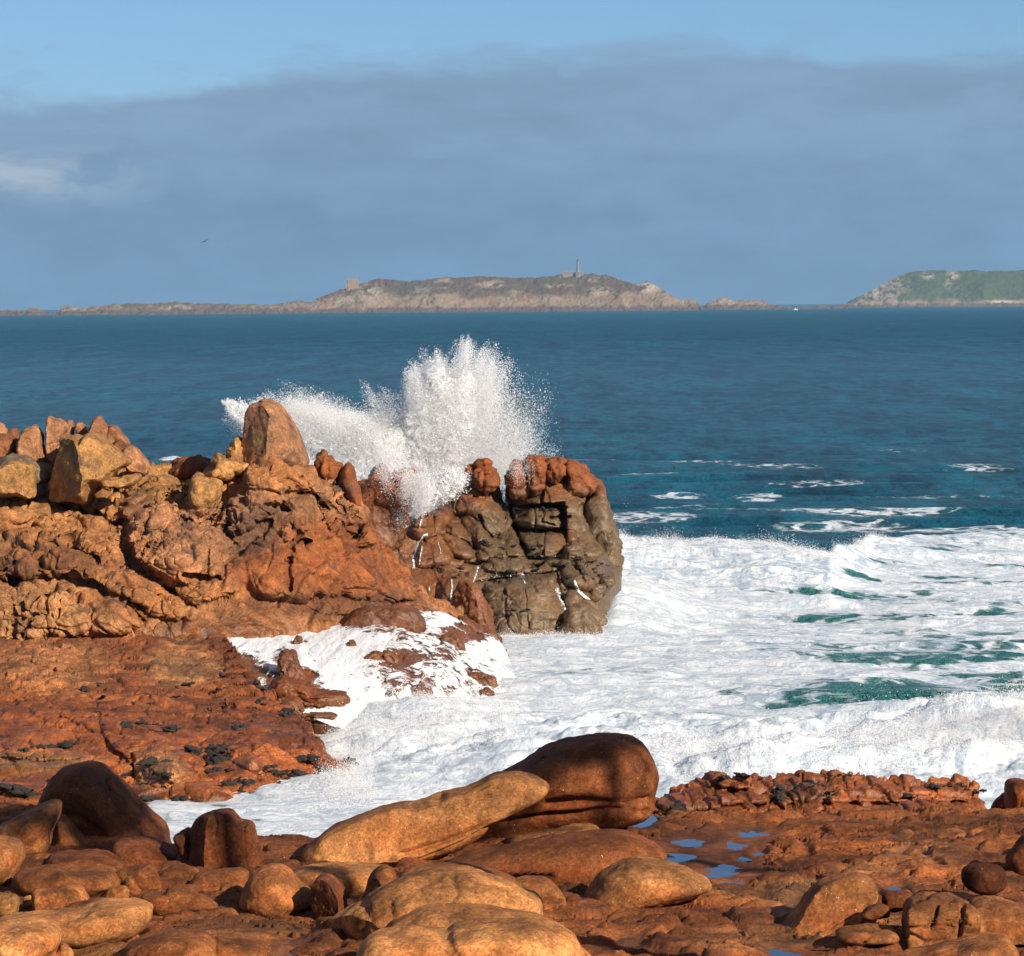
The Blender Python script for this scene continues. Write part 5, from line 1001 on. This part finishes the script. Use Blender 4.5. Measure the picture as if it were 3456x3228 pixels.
for b in [(1300, 958, 75, 12, .50), (1470, 960, 70, 11, .50), (1230, 925, 120, 5, .36), (1600, 938, 130, 7, .40), (1700, 1003, 280, 8, .46), (1300, 985, 170, 8, .38), (1900, 912, 100, 5, .40), (1150, 893, 150, 5, .38), (1250, 1012, 120, 9, .44), (1500, 915, 130, 4, .34), (1850, 1030, 200, 9, .46), (1650, 1022, 160, 9, .46), (340, 893, 60, 4, .7), (1750, 880, 160, 4, .32), (1450, 1000, 160, 7, .40), (1800, 960, 200, 6, .32), (1350, 900, 160, 4, .34)]:
    cov = np.maximum(cov, fb(*b[:4], b[4] - (.05 if b[4] < .6 else 0)))
fmask = np.clip(cov, 0, 1)
white = np.clip(brk / .6, 0, 1)
cov = np.maximum(cov, white * .98 * (1 - np.clip(gap * 1.6 - white * .8, 0, 1)))
cov = np.maximum(cov, np.clip(crest / .7, 0, 1) * .95 * (q < 1.6))
wc = sstep(.47, .58, fbm(base * np.array([.25, .08, 1]), 22, 3, seed=55)) * sstep(160, 400, D_) * .42
cov = np.clip(np.maximum(cov, wc), 0, 1)
foamz = sstep(.25, .8, cov) * sstep(300, 180, D_)
rough = .55 + 1.1 * np.clip(brk / .8 + crest / 1.2, 0, 1)
Q = warp(base * np.array([.7, 1, 1]), 2.5, .8)
turb = .30 * fbm(Q * np.array([.7, 1, 1]), 2.6, 4, .5, mode='b', seed=56) + .07 * fbm(Q, .9, 3, .5, mode='r', seed=57) + .012 * fbm(base, .3, 3, .6, seed=58)
calm = sstep(1000, 560, dx) * sstep(1530, 1560, dy)
Z = Z + 1.5 * np.exp(-(np.where(dx < 1200, (dx - 1200) / 40, (dx - 1200) / 150)) ** 2) * np.exp(-((D_ - 117) / 5.5) ** 2)
Z = Z + .55 * np.exp(-((dx - 830) / 200) ** 2 - ((dy - 1400) / 55) ** 2)
Z = Z + .4 * np.exp(-((dx - 1080) / 130) ** 2 - ((dy - 1215) / 35) ** 2)
Z = Z * (1 - .3 * foamz) + .40 * fbm(Q, 1.7, 4, .55, mode='b', seed=77) * np.clip(brk / .5, 0, 1) * foamz * (1 - sstep(1000, 560, dx) * sstep(1530, 1560, dy)) + crest + brk + turb * foamz * rough * (1 - .65 * calm) + .18 * foamz * fbm(base, 5, 3, seed=59)
aer = np.clip(sstep(.05, .5, gap) * .8 + sstep(.1, .6, crest) * .35 + .25 * sstep(.0, .3, cov) * sstep(250, 140, D_), 0, 1) * sstep(400, 150, D_)
far = sstep(120, 1500, D_)
SV = np.stack([SX, SY, Z], -1)
o = mesh_obj('sea', SV.reshape(-1, 3), grid_faces(*SX.shape), M_sea, attrs={'foam': cov.ravel(), 'aer': aer.ravel(), 'far': far.ravel()}); tag(o, 'deep teal sea turning to white foam inshore', 'sea', kind='structure')

# ------------------------------------------------------------------ spray
r3 = np.random.RandomState(5)
def droplets(name, C, R, mat=None, parent=None, origin=(0, 0, 0)):
    n = len(C)
    T = np.array([[1, 1, 1], [1, -1, -1], [-1, 1, -1], [-1, -1, 1]], float) * .75
    q4 = r3.normal(size=(n, 4)); q4 /= np.linalg.norm(q4, axis=1)[:, None]
    a, b, c, d_ = q4.T
    M = np.stack([1 - 2 * (c * c + d_ * d_), 2 * (b * c - a * d_), 2 * (b * d_ + a * c), 2 * (b * c + a * d_), 1 - 2 * (b * b + d_ * d_), 2 * (c * d_ - a * b), 2 * (b * d_ - a * c), 2 * (c * d_ + a * b), 1 - 2 * (b * b + c * c)], -1).reshape(n, 3, 3)
    V = np.einsum('nij,kj->nki', M, T) * np.asarray(R)[:, None, None] + C[:, None, :]
    F = (np.arange(n) * 4)[:, None, None] + np.array([[0, 1, 2], [0, 2, 3], [0, 3, 1], [1, 3, 2]])[None]
    return mesh_obj(name, V.reshape(-1, 3), F.reshape(-1, 3), mat or M_spray, smooth=True, parent=parent, origin=origin)
def plume(reg, base, mid, tip, wb, wt, n, d0, dsp=1.2, size=(.010, .028), jets=40, along=(1.3, 1.0), clump=.02, power=1.0):
    p = tr(reg, [base, mid, tip]); s_ = REG[reg][2]
    jt = r3.normal(size=(jets, 2)); jd = r3.normal(size=jets); jl = 1 - .32 * r3.rand(jets) ** 1.5
    j = r3.randint(jets, size=n)
    t = r3.beta(along[0], along[1], size=n) * jl[j]
    sp = ((1 - t)[:, None] ** 2) * p[0] + (2 * t * (1 - t))[:, None] * p[1] + (t ** 2)[:, None] * p[2]
    w = (wb + (wt - wb) * t ** power) * s_
    g = r3.normal(size=(n, 2)); loc = .42 - .2 * t
    pos = sp + (jt[j] * .75 + g * loc[:, None]) * w[:, None]
    dep = d0 + dsp * (.7 * jd[j] + .5 * r3.normal(size=n))
    C = P(pos[:, 0], pos[:, 1], dep)
    R = size[0] + (size[1] - size[0]) * r3.rand(n) ** 2.5
    big = r3.rand(n) < clump; R = np.where(big, R * (1.5 + 2.2 * r3.rand(n)), R)
    return C, R
def gather(lst): return np.concatenate([a for a, b in lst]), np.concatenate([b for a, b in lst])

spl = empty('wave_splash', tuple(P(1500., 1700., np.array(121.)) * np.array([1, 1, 0])))
tag(spl, 'tall white burst of spray exploding behind the rocks', 'splash')
so = np.array(spl.location)
def foam_lump(reg, poly, d, dep, seed, bill=.5, bs=1.4, sub=6):
    V, F = inflate(reg, poly, d, dep, sub, .75, low=.1, bill=bill, bs=bs, seed=seed, fine=.03)
    V = V + mesh_normals(V, F) * (.14 * fbm(V, .35, 4, .65, mode='b', seed=seed + 2))[:, None]
    return V, F
for bodyV, bodyF in (
    foam_lump('A8', [(500, 540), (580, 480), (680, 478), (790, 530), (900, 560), (1000, 550), (1090, 520), (1180, 520), (1260, 620), (1300, 760), (1300, 900), (1200, 950), (1000, 940), (800, 860), (640, 760), (560, 680)], 121.9, 1.3, 90),
    foam_lump('A8', [(1100, 560), (1170, 460), (1230, 350), (1290, 240), (1360, 225), (1430, 270), (1500, 240), (1540, 330), (1530, 470), (1490, 640), (1440, 780), (1390, 880), (1280, 900), (1180, 800), (1120, 680)], 121.7, .9, 91, .4, .6),
    foam_lump('A8', [(1160, 960), (1220, 900), (1300, 840), (1400, 780), (1430, 820), (1390, 880), (1300, 940), (1240, 960), (1180, 985)], 113.5, .6, 92, .2, .6)):
    mesh_obj('foam_body', bodyV, bodyF, M_foam, parent=spl, origin=so)
D0 = 121.9
pl = [
 plume('A8', (1330, 900), (1370, 480), (1345, 150), 105, 36, 60000, D0, jets=90, clump=.02, size=(.006, .015)),
 plume('A8', (1400, 900), (1450, 480), (1492, 72), 105, 22, 56000, D0, jets=90, clump=.02, size=(.006, .015)),
 plume('A8', (1420, 880), (1520, 450), (1600, 125), 110, 38, 56000, D0, jets=90, clump=.02, size=(.006, .015)),
 plume('A8', (1450, 850), (1590, 520), (1670, 210), 105, 55, 24000, D0, jets=100, clump=.01, size=(.007, .018)),
 plume('A8', (1450, 870), (1640, 620), (1790, 380), 100, 100, 18000, D0, size=(.007, .016), jets=140, clump=.005),
 plume('A8', (1480, 880), (1690, 720), (1830, 560), 80, 100, 16000, D0, size=(.007, .017), jets=90, clump=.005),
 plume('A8', (1480, 800), (1600, 700), (1700, 640), 110, 130, 22000, D0, size=(.006, .014), jets=100, clump=0),
 plume('A8', (1300, 900), (1260, 500), (1215, 225), 110, 30, 46000, D0, jets=80, clump=.02, size=(.006, .015)),
 plume('A8', (1290, 880), (1290, 520), (1280, 190), 100, 44, 36000, D0, jets=80, clump=.02, size=(.006, .015)),
 plume('A8', (1250, 850), (1090, 560), (958, 290), 75, 30, 7000, D0, jets=30, clump=.01, size=(.006, .013)),
 plume('A8', (1240, 850), (1130, 560), (1040, 360), 90, 44, 14000, D0, jets=50, clump=.01, size=(.006, .014)),
 plume('A8', (1200, 800), (1000, 570), (900, 500), 90, 45, 40000, D0, size=(.008, .02), jets=90),
 plume('A8', (1150, 780), (900, 580), (720, 460), 115, 52, 70000, D0 - .3, size=(.006, .015), jets=140, clump=.01),
 plume('A8', (1050, 780), (800, 560), (560, 405), 115, 48, 80000, D0 - .3, size=(.006, .015), jets=140, clump=.01),
 plume('A8', (900, 760), (640, 560), (420, 385), 105, 36, 50000, D0 - .3, size=(.006, .015), jets=110, clump=.01),
 plume('A8', (620, 640), (420, 500), (245, 400), 80, 18, 26000, D0, size=(.008, .022), jets=40, clump=.03),
 plume('A8', (560, 640), (400, 540), (300, 460), 70, 40, 12000, D0, size=(.008, .022), jets=40, clump=.02),
 plume('A8', (1420, 800), (1330, 860), (1180, 975), 45, 26, 30000, 113.2, .5, jets=50, clump=.06),
 plume('A8', (1250, 900), (1230, 860), (1240, 760), 60, 70, 16000, 107.5, .4, size=(.006, .014), jets=60, clump=.01),
 plume('A8', (1100, 780), (1080, 720), (1060, 650), 40, 60, 5000, 107.8, .3, size=(.006, .014), jets=40, clump=.01),
 plume('A8', (1800, 760), (1740, 720), (1700, 690), 40, 60, 2200, 113, .4, size=(.005, .011), jets=60, clump=0),
]
def mist_mat(name, dens):
    m = NT(name); v = m.n('ShaderNodeVolumePrincipled'); v.inputs['Color'].default_value = (1, 1, 1, 1); v.inputs['Density'].default_value = dens; v.inputs['Anisotropy'].default_value = .0
    m.l(v.outputs[0], m.out.inputs['Volume']); return m.m
mv = [inflate('A8', q_, 122, dp_, 4, .9, low=.12, seed=95 + k, rough=0, fine=0) for k, (q_, dp_) in enumerate([
    ([(1380, 860), (1420, 560), (1480, 260), (1540, 160), (1640, 240), (1740, 420), (1810, 600), (1760, 740), (1600, 800)], 1.0),
    ([(420, 520), (440, 400), (560, 420), (720, 490), (900, 530), (1080, 480), (1180, 540), (1150, 760), (900, 800), (650, 700)], 1.4),
    ([(1120, 860), (1120, 560), (1200, 300), (1320, 170), (1450, 260), (1500, 480), (1460, 800), (1300, 940)], 1.3)])]
for k, (mV, mF) in enumerate(mv):
    mo = mesh_obj('mist', mV, mF, mist_mat('splash_mist', (.10, .5, .6)[k]), parent=spl, origin=so)
C, R = gather(pl)
o = droplets('spray_droplets', C, R, parent=spl, origin=so); o['kind'] = 'stuff'

SVf = SV.reshape(-1, 3); pxs = dx.ravel(); pys = dy.ravel()
def sea_spray(name, label, wgt, n, size, hgt, jag=1.2, seed=0):
    """spray thrown up from the breaking water: seeds lie on the sea surface where it breaks"""
    w_ = wgt.ravel().astype(float) * (D_.ravel() ** 2); w_ /= w_.sum()
    i = r3.choice(len(w_), size=n, p=w_)
    C = SVf[i].copy()
    jg = np.clip(.35 + 1.5 * fbm(C * np.array([1, 1, 0]), jag, 4, .65, seed=seed), .04, 2)
    C[:, 2] += r3.exponential(.42, size=n) * hgt * jg
    C[:, :2] += r3.normal(size=(n, 2)) * .12
    o = droplets(name, C, size[0] + (size[1] - size[0]) * r3.rand(n) ** 2.5, origin=C.mean(0) * np.array([1, 1, 0]))
    return tag(o, label, 'spray')
def box(x0, x1, y0, y1): return (pxs > x0) & (pxs < x1) & (pys > y0) & (pys < y1)
def pk(a): return np.clip(a, 0, 2).ravel()
cw = pk((crest > .85 * hcr) * hcr)
sea_spray('wave_spray', 'ragged spray along the crest breaking right of the sea stack', cw * box(1180, 1720, 0, 2000), 26000, (.005, .016), .45, 1.4, 61)
sea_spray('wave_spray', 'white spray washing up the right flank of the sea stack', box(1150, 1215, 1060, 1180) * 1., 26000, (.005, .014), .8, 1.0, 62)
sea_spray('wave_spray', 'low spray where foam washes the base of the sea stack', box(965, 1190, 1215, 1250) * 1., 12000, (.005, .013), .25, .8, 63)
sea_spray('wave_spray', 'broad misty spray over the shore break behind the blocky ledge', pk((np.abs(q2 + 1.2) < 2.2) * hb) * box(1250, 2150, 0, 2000), 60000, (.004, .014), .5, 1.8, 64)
sea_spray('wave_spray', 'boiling spray at the foot of the cascade', box(640, 1010, 1395, 1500) * 1., 60000, (.004, .012), .45, 1.3, 65)
sea_spray('wave_spray', 'spray bursting on the right end of the tidal shelf', box(625, 720, 1480, 1570) * 1., 20000, (.004, .011), .4, .9, 66)

# ------------------------------------------------------------------ islands
DB = np.array([.075, .06, .052]); CL_ = np.array([.175, .128, .085]); CP = np.array([.19, .115, .078]); VB = np.array([.085, .055, .042]); VG = np.array([.072, .060, .036]); GG = np.array([.045, .062, .024]); PR = np.array([.26, .215, .165])
def island(name, label, top, bot, rocks, dstep=2.0, veg=(VB, VG), back=220., slope=1.6, cliff=26., topn=3., hill=90., kind='structure', dist=6300.):
    T, B = np.array(top, float), np.array(bot, float)
    ctr = []
    for f in np.linspace(0, 1, 7):
        i = f * (len(T) - 1); xx = np.interp(i, range(len(T)), T[:, 0]); ty = np.interp(xx, T[:, 0], T[:, 1]); by = np.interp(xx, B[:, 0], B[:, 1])
        d0 = dist
        h = (by - ty) * d0 / FPX
        ctr += [(xx, by, d0), (xx, by - (by - ty) * .4, d0 + .25 * h), (xx, ty, d0 + slope * h)]
    def dp(V, X, Y):
        return 5.5 * fbm(warp(V, 40, 12) * np.array([1, 1, .7]), 45, 5, .6, mode='b', seed=71) + 2.5 * fbm(V, 10, 3, .6, seed=72)
    V, F, sh = relief('S', top, [(x, y + 7) for x, y in bot], ctr, step=dstep, back=back, zlow=-3, rnd=6, disp=dp, topn=topn, kback=14)
    x, y = project(V); z = V[..., 2]
    n = fbm(V, 60, 5, .6, seed=73); n2 = fbm(V, 18, 4, .65, seed=74); n3 = fbm(V * np.array([1, 1, .4]), 25, 4, .6, seed=75)
    Tn = CL_ + (CP - CL_) * sstep(-.1, .3, n)[..., None]
    Tn = Tn * (1 + .5 * n3)[..., None]
    k = sstep(cliff - 5, cliff + 8, z + 26 * n + 12 * n2)[..., None]
    vg = veg[0] + (veg[1] - veg[0]) * sstep(-.15, .2, fbm(V, 80, 3, seed=76) + .3 * n2)[..., None]
    Tn = Tn * (1 - k) + vg * (1 + .3 * n2[..., None]) * k
    for cx, cy, ax, ay, c, a in rocks:
        r = np.sqrt(((x - cx) / ax) ** 2 + ((y - cy) / ay) ** 2)
        kk = (sstep(1.5, .3, r) * sstep(-.05, .22, n2 * 1.1 + .25 * n3 + .2 * a - .02) * a)[..., None]
        Tn = Tn * (1 - kk) + np.asarray(c) * kk
    kd = sstep(12, 6, z + 10 * n2)[..., None]
    Tn = Tn * (1 - kd) + DB * kd
    o = mesh_obj(name, V.reshape(-1, 3), F, M_isl, np.clip(Tn, .01, 1).reshape(-1, 3), origin=(V[..., 0].mean(), V[..., 1].mean(), 0))
    return tag(o, label, 'island', kind=kind)
i1 = lambda x, y: (1000 + .503 * x, 840 + .503 * y)
mt = [i1(90, 385), i1(110, 345), i1(180, 310), i1(250, 297), i1(340, 257), i1(430, 234), i1(480, 217), i1(590, 200), i1(680, 208), i1(760, 219), i1(860, 216), i1(900, 202), i1(1000, 192), i1(1180, 184), i1(1260, 181), i1(1340, 189), i1(1500, 191), i1(1700, 187), i1(1780, 177), i1(1930, 170), (2014, 927), (2051, 928), (2089, 941), (2107, 949), (2145, 957), (2165, 954), (2185, 948), (2202, 958), (2228, 971), (2260, 993), (2285, 1008), (2303, 1010), (2323, 1006), (2345, 1012), (2362, 1030)]
mb = [(1045, 1058), (1500, 1056), (2000, 1052), (2300, 1047), (2362, 1046)]
island('island', 'long brown heather island with pale cliffs carrying the lighthouse', mt, mb, [(1255, 985, 50, 28, PR, 1.), (1180, 1010, 60, 18, PR, .7), (1420, 975, 40, 14, PR, .6), (1500, 955, 30, 20, PR, .7), (1660, 960, 50, 12, PR, .9), (2190, 972, 45, 22, PR, 1.1), (2030, 985, 40, 16, PR, .9), (1880, 965, 50, 8, PR, .7), (2010, 945, 30, 8, PR, .6), (1630, 1015, 40, 10, CP, .9), (1290, 970, 30, 18, np.array([.05, .06, .03]), .6), (1400, 965, 60, 14, np.array([.05, .06, .03]), .7)], veg=(VB, VG))
island('island', 'low flat island strip left of the heather island', [(-200, 1052), (60, 1050), (90, 1052), (98, 1043), (125, 1042), (135, 1050), (200, 1052), (207, 1036), (240, 1036), (300, 1037), (400, 1027), (500, 1022), (600, 1020), (700, 1023), (800, 1026), (880, 1031), (950, 1022), (1000, 1014), (1050, 1018), (1062, 1030)], [(-200, 1068), (0, 1067), (500, 1063), (1062, 1058)], [(600, 1040, 60, 12, PR, .8), (230, 1045, 40, 10, PR, .6)], cliff=10, veg=(VG * .9 + VB * .3, VG), topn=1.5, hill=40)
island('islet', 'twin domed islet of bare rock right of the heather island', [(2364, 1034), (2380, 1032), (2390, 1018), (2415, 1009), (2440, 1005), (2465, 1009), (2482, 1019), (2490, 1016), (2510, 1012), (2540, 1013), (2575, 1014), (2590, 1026), (2640, 1032), (2690, 1037), (2740, 1040)], [(2364, 1046), (2740, 1041)], [(2440, 1020, 60, 15, PR, .6)], cliff=60, topn=2, dist=7000.)
island('sand_spit', 'pale low spit of shingle left of the green island', [(2700, 1038), (2760, 1033), (2820, 1030), (2870, 1023)], [(2700, 1041), (2870, 1037)], [(2800, 1033, 90, 10, PR, 1.5)], cliff=60, topn=.5, dist=7600.)
island('island', 'grass green island with a rocky left slope', [(2855, 1036), (2870, 1015), (2920, 992), (2980, 958), (3020, 936), (3060, 922), (3090, 918), (3150, 914), (3250, 913), (3456, 914), (3700, 918)], [(2855, 1040), (3100, 1036), (3456, 1034), (3700, 1032)], [(2960, 980, 70, 40, PR * .85, 1.1), (3020, 960, 50, 40, PR * .8, .8), (3130, 932, 22, 12, PR, 1.0), (3215, 930, 22, 18, PR, 1.0), (3200, 960, 14, 16, PR, .7), (3380, 1020, 60, 6, PR * 1.2, 1.2)], cliff=16, veg=(GG, GG * 1.05), topn=2, hill=60, dist=9000.)

def box_mesh(bm, x0, x1, y0, y1, z0, z1):
    v = [bm.verts.new(c) for c in ((x0, y0, z0), (x1, y0, z0), (x1, y1, z0), (x0, y1, z0), (x0, y0, z1), (x1, y0, z1), (x1, y1, z1), (x0, y1, z1))]
    for f in ((0, 3, 2, 1), (4, 5, 6, 7), (0, 1, 5, 4), (1, 2, 6, 5), (2, 3, 7, 6), (3, 0, 4, 7)): bm.faces.new([v[i] for i in f])
def lathe(bm, prof, n=24):
    rings = [[bm.verts.new((r * math.cos(2 * math.pi * k / n), r * math.sin(2 * math.pi * k / n), z)) for k in range(n)] for r, z in prof]
    for a, b in zip(rings[:-1], rings[1:]):
        for k in range(n): bm.faces.new((a[k], a[(k + 1) % n], b[(k + 1) % n], b[k]))
    bm.faces.new(rings[0][::-1]); bm.faces.new(rings[-1])
def part(name, build, mat, parent):
    bm = bmesh.new(); build(bm); me = bpy.data.meshes.new(name); bm.to_mesh(me); bm.free(); me.materials.append(mat)
    o = bpy.data.objects.new(name, me); col.objects.link(o); o.parent = parent; return o
ps = 7100 / FPX
BS = 6360 / 7095
lh = empty('lighthouse', tuple(P(1950., 929., np.array(6400.)))); tag(lh, 'tall pale stone lighthouse with a dark lantern on the heather island crest', 'lighthouse')
part('tower', lambda b: lathe(b, [(3.3, -6), (3.2, 4), (2.6, 10), (2.2, 23.2), (3.1, 24.2), (3.1, 25.2), (2.2, 25.3)]), M_stone, lh)
part('plinth', lambda b: box_mesh(b, -4.2, 2.4, -5.5, -1, -6, 6.2), plain('dark_stone', (.12, .12, .12), .9), lh)
part('gallery', lambda b: [lathe(b, [(3.0, 25.3), (3.0, 26.2), (2.7, 26.2), (2.7, 25.3)])], M_pale, lh)
ln = part('lantern', lambda b: lathe(b, [(1.7, 26.2), (1.7, 28.2), (2.1, 28.3), (1.5, 29.8), (.3, 30.8), (.15, 32)]), M_lant, lh)
kh = empty('keepers_house', tuple(P(1932., 928., np.array(6404.)))); tag(kh, 'long low stone building at the foot of the lighthouse', 'building')
part('wall', lambda b: [box_mesh(b, -19.5, 22, -4, 5, -6, 5.6)], M_stone, kh)
part('roof', lambda b: [box_mesh(b, -20, 22.4, -4.4, 5.4, 5.6, 6.6)], plain('slate_roof', (.2, .19, .19), .8), kh)
for xw in (-15, -10, -5, 0, 12, 17): part('window', lambda b, xw=xw: box_mesh(b, xw - .7, xw + .7, -4.15, -3.9, 1.6, 3.8), plain('window_dark', (.05, .05, .06), .4), kh)
ft = empty('ruined_fort', tuple(P(1191., 966., np.array(6372.)))); tag(ft, 'square reddish stone fort ruin on the left shoulder of the heather island', 'fort')
def fortm(b):
    box_mesh(b, -10, 4, -9, 9, -10, 12.2); box_mesh(b, 4.02, 12, -8.6, 8.6, -10, 16.2)
part('wall', fortm, M_stone2, ft)
part('buttress', lambda b: box_mesh(b, -12.6, -10.02, -8, 8, -10, 11.4), M_stone2, ft)
part('parapet', lambda b: [box_mesh(b, -10 + 3.4 * k, -8 + 3.4 * k, -9, -7.6, 12.2, 13.3) for k in range(4)], M_stone2, ft)

for o_ in (lh, kh, ft): o_.scale = (BS, BS, BS)
# seabird and a distant boat
bd = empty('seabird', tuple(P(691., 815., np.array(420.)))); tag(bd, 'tiny dark seabird gliding against the grey cloud at left', 'bird')
def bird_body(b):
    prof = [(.004, -.24), (.03, -.2), (.055, -.08), (.06, .03), (.045, .12), (.035, .16), (.04, .2), (.02, .25), (.004, .3)]
    lathe(b, prof, 12)
bb = part('body', bird_body, M_bird, bd); bb.rotation_euler = (math.radians(-90), 0, math.radians(60))
def wing(s):
    def f(b):
        P0 = [(0, .09, .0), (.22, .12, .07), (.48, .02, .10), (.62, -.08, .08), (.45, -.08, .09), (.2, -.06, .06), (0, -.08, 0)]
        up = [b.verts.new((s * x, y, z + .012)) for x, y, z in P0]; dn = [b.verts.new((s * x, y, z - .004)) for x, y, z in P0]
        b.faces.new(up); b.faces.new(dn[::-1])
        for k in range(len(P0)): b.faces.new((up[k], dn[k], dn[(k + 1) % len(P0)], up[(k + 1) % len(P0)]))
    return f
for s in (-1, 1): part('wing', wing(s), M_bird, bd)
bd.rotation_euler = (0, math.radians(-24), math.radians(-20))
bt = empty('sailing_boat', tuple(P(2685., 1045., np.array(6200.)) * np.array([1, 1, 0]))); tag(bt, 'minute white boat off the islets between the two big islands', 'boat')
def hull(b):
    sec = [(-3.2, .9, 1.1), (-1, 1.2, .95), (1.5, 1.0, 1.05), (3.6, .08, 1.4)]
    R_ = [[b.verts.new((x, -w_, z)), b.verts.new((x, -w_ * .5, -.4)), b.verts.new((x, w_ * .5, -.4)), b.verts.new((x, w_, z))] for x, w_, z in sec]
    for a, c in zip(R_[:-1], R_[1:]):
        for k in range(4): b.faces.new((a[k], a[(k + 1) % 4], c[(k + 1) % 4], c[k]))
    b.faces.new(R_[0]); b.faces.new(R_[-1])
part('hull', hull, M_white, bt)
part('cabin', lambda b: box_mesh(b, -1.6, .9, -.7, .7, .9, 2.3), M_white, bt)
part('mast', lambda b: lathe(b, [(.06, .9), (.05, 6)], 8), M_white, bt)
# ------------------------------------------------------------------ sea air
def haze_box():
    m = NT('sea_air'); v = m.n('ShaderNodeVolumePrincipled'); v.inputs['Color'].default_value = (.40, .70, 1, 1); v.inputs['Density'].default_value = 3.3e-5; v.inputs['Anisotropy'].default_value = .1
    m.l(v.outputs[0], m.out.inputs['Volume'])
    bm = bmesh.new(); box_mesh(bm, -5200, 5200, -60, 13000, -8, 170); me = bpy.data.meshes.new('haze'); bm.to_mesh(me); bm.free(); me.materials.append(m.m)
    o = bpy.data.objects.new('haze', me); col.objects.link(o); return tag(o, 'thin bluish sea haze over the whole bay', 'haze', kind='stuff')
haze_box()
# ------------------------------------------------------------------ unseen pines added outside the frame on the right so their crowns shade the boulders
def pine(x, y, ztop, rx, seed, label, n=1500):
    r = np.random.RandomState(seed)
    t = empty('shade_pine', (x, y, 3.5)); tag(t, label, 'tree', 'added shade pines beyond the right edge')
    def trunk(b):
        h = ztop - 3.5; prof = [(.26, -1.0), (.22, h * .3), (.16, h * .65), (.07, h * .95)]; lathe(b, prof, 10)
        for k in range(9):
            a = r.rand() * 6.28; L = rx * (.5 + .4 * r.rand()); z0 = h * (.62 + .33 * r.rand()); ca, sa = math.cos(a), math.sin(a)
            q = []
            for s_, w_ in ((0, .07), (1, .025)):
                cx, cy, cz = ca * L * s_, sa * L * s_, z0 + .5 * s_
                q.append([b.verts.new((cx - sa * w_, cy + ca * w_, cz)), b.verts.new((cx, cy, cz + w_)), b.verts.new((cx + sa * w_, cy - ca * w_, cz))])
            for i in range(3): b.faces.new((q[0][i], q[0][(i + 1) % 3], q[1][(i + 1) % 3], q[1][i]))
    part('trunk', trunk, plain('pine_bark', (.10, .065, .045), .95, .3, 6), t)
    cl = r.normal(size=(26, 3)) * np.array([.42, .42, .26]); cl[:, 2] *= 1
    c = cl[r.randint(26, size=n)] * np.array([rx, rx, rx]) + r.normal(size=(n, 3)) * np.array([.34, .34, .16])
    c[:, 2] += ztop - 3.5 - .25 * rx
    u = r.normal(size=(n, 3)); u /= np.linalg.norm(u, axis=1)[:, None]; v = np.cross(u, r.normal(size=(n, 3))); v /= np.linalg.norm(v, axis=1)[:, None]
    s_ = (.14 + .16 * r.rand(n))[:, None]
    V = np.stack([c - u * s_, c + v * s_ * .35, c + u * s_, c - v * s_ * .35], 1).reshape(-1, 3)
    mesh_obj('crown', V, np.arange(4 * n).reshape(n, 4), plain('pine_needles', (.05, .075, .03), .9, .35, 2), smooth=False, parent=t)
pine(11.0, 34.5, 17.2, 2.3, 1, 'unseen pine added for shade, standing nearest the frame on the right')
pine(18.0, 35.4, 18.0, 1.9, 2, 'unseen pine added for shade, in the middle of the row outside the frame')

mV, mF = inflate('D', [(1230, 1500), (1300, 1450), (1450, 1430), (1650, 1415), (1850, 1380), (2050, 1365), (2200, 1400), (2200, 1560), (1800, 1580), (1400, 1580), (1260, 1560)], 76.5, 1.6, 4, .9, low=.10, seed=99, rough=0, fine=0)
o = mesh_obj('mist', mV, mF, mist_mat('surf_mist', .22), origin=(4, 76.5, 0)); tag(o, 'low white mist hanging over the shore break behind the blocky ledge', 'mist', kind='stuff')
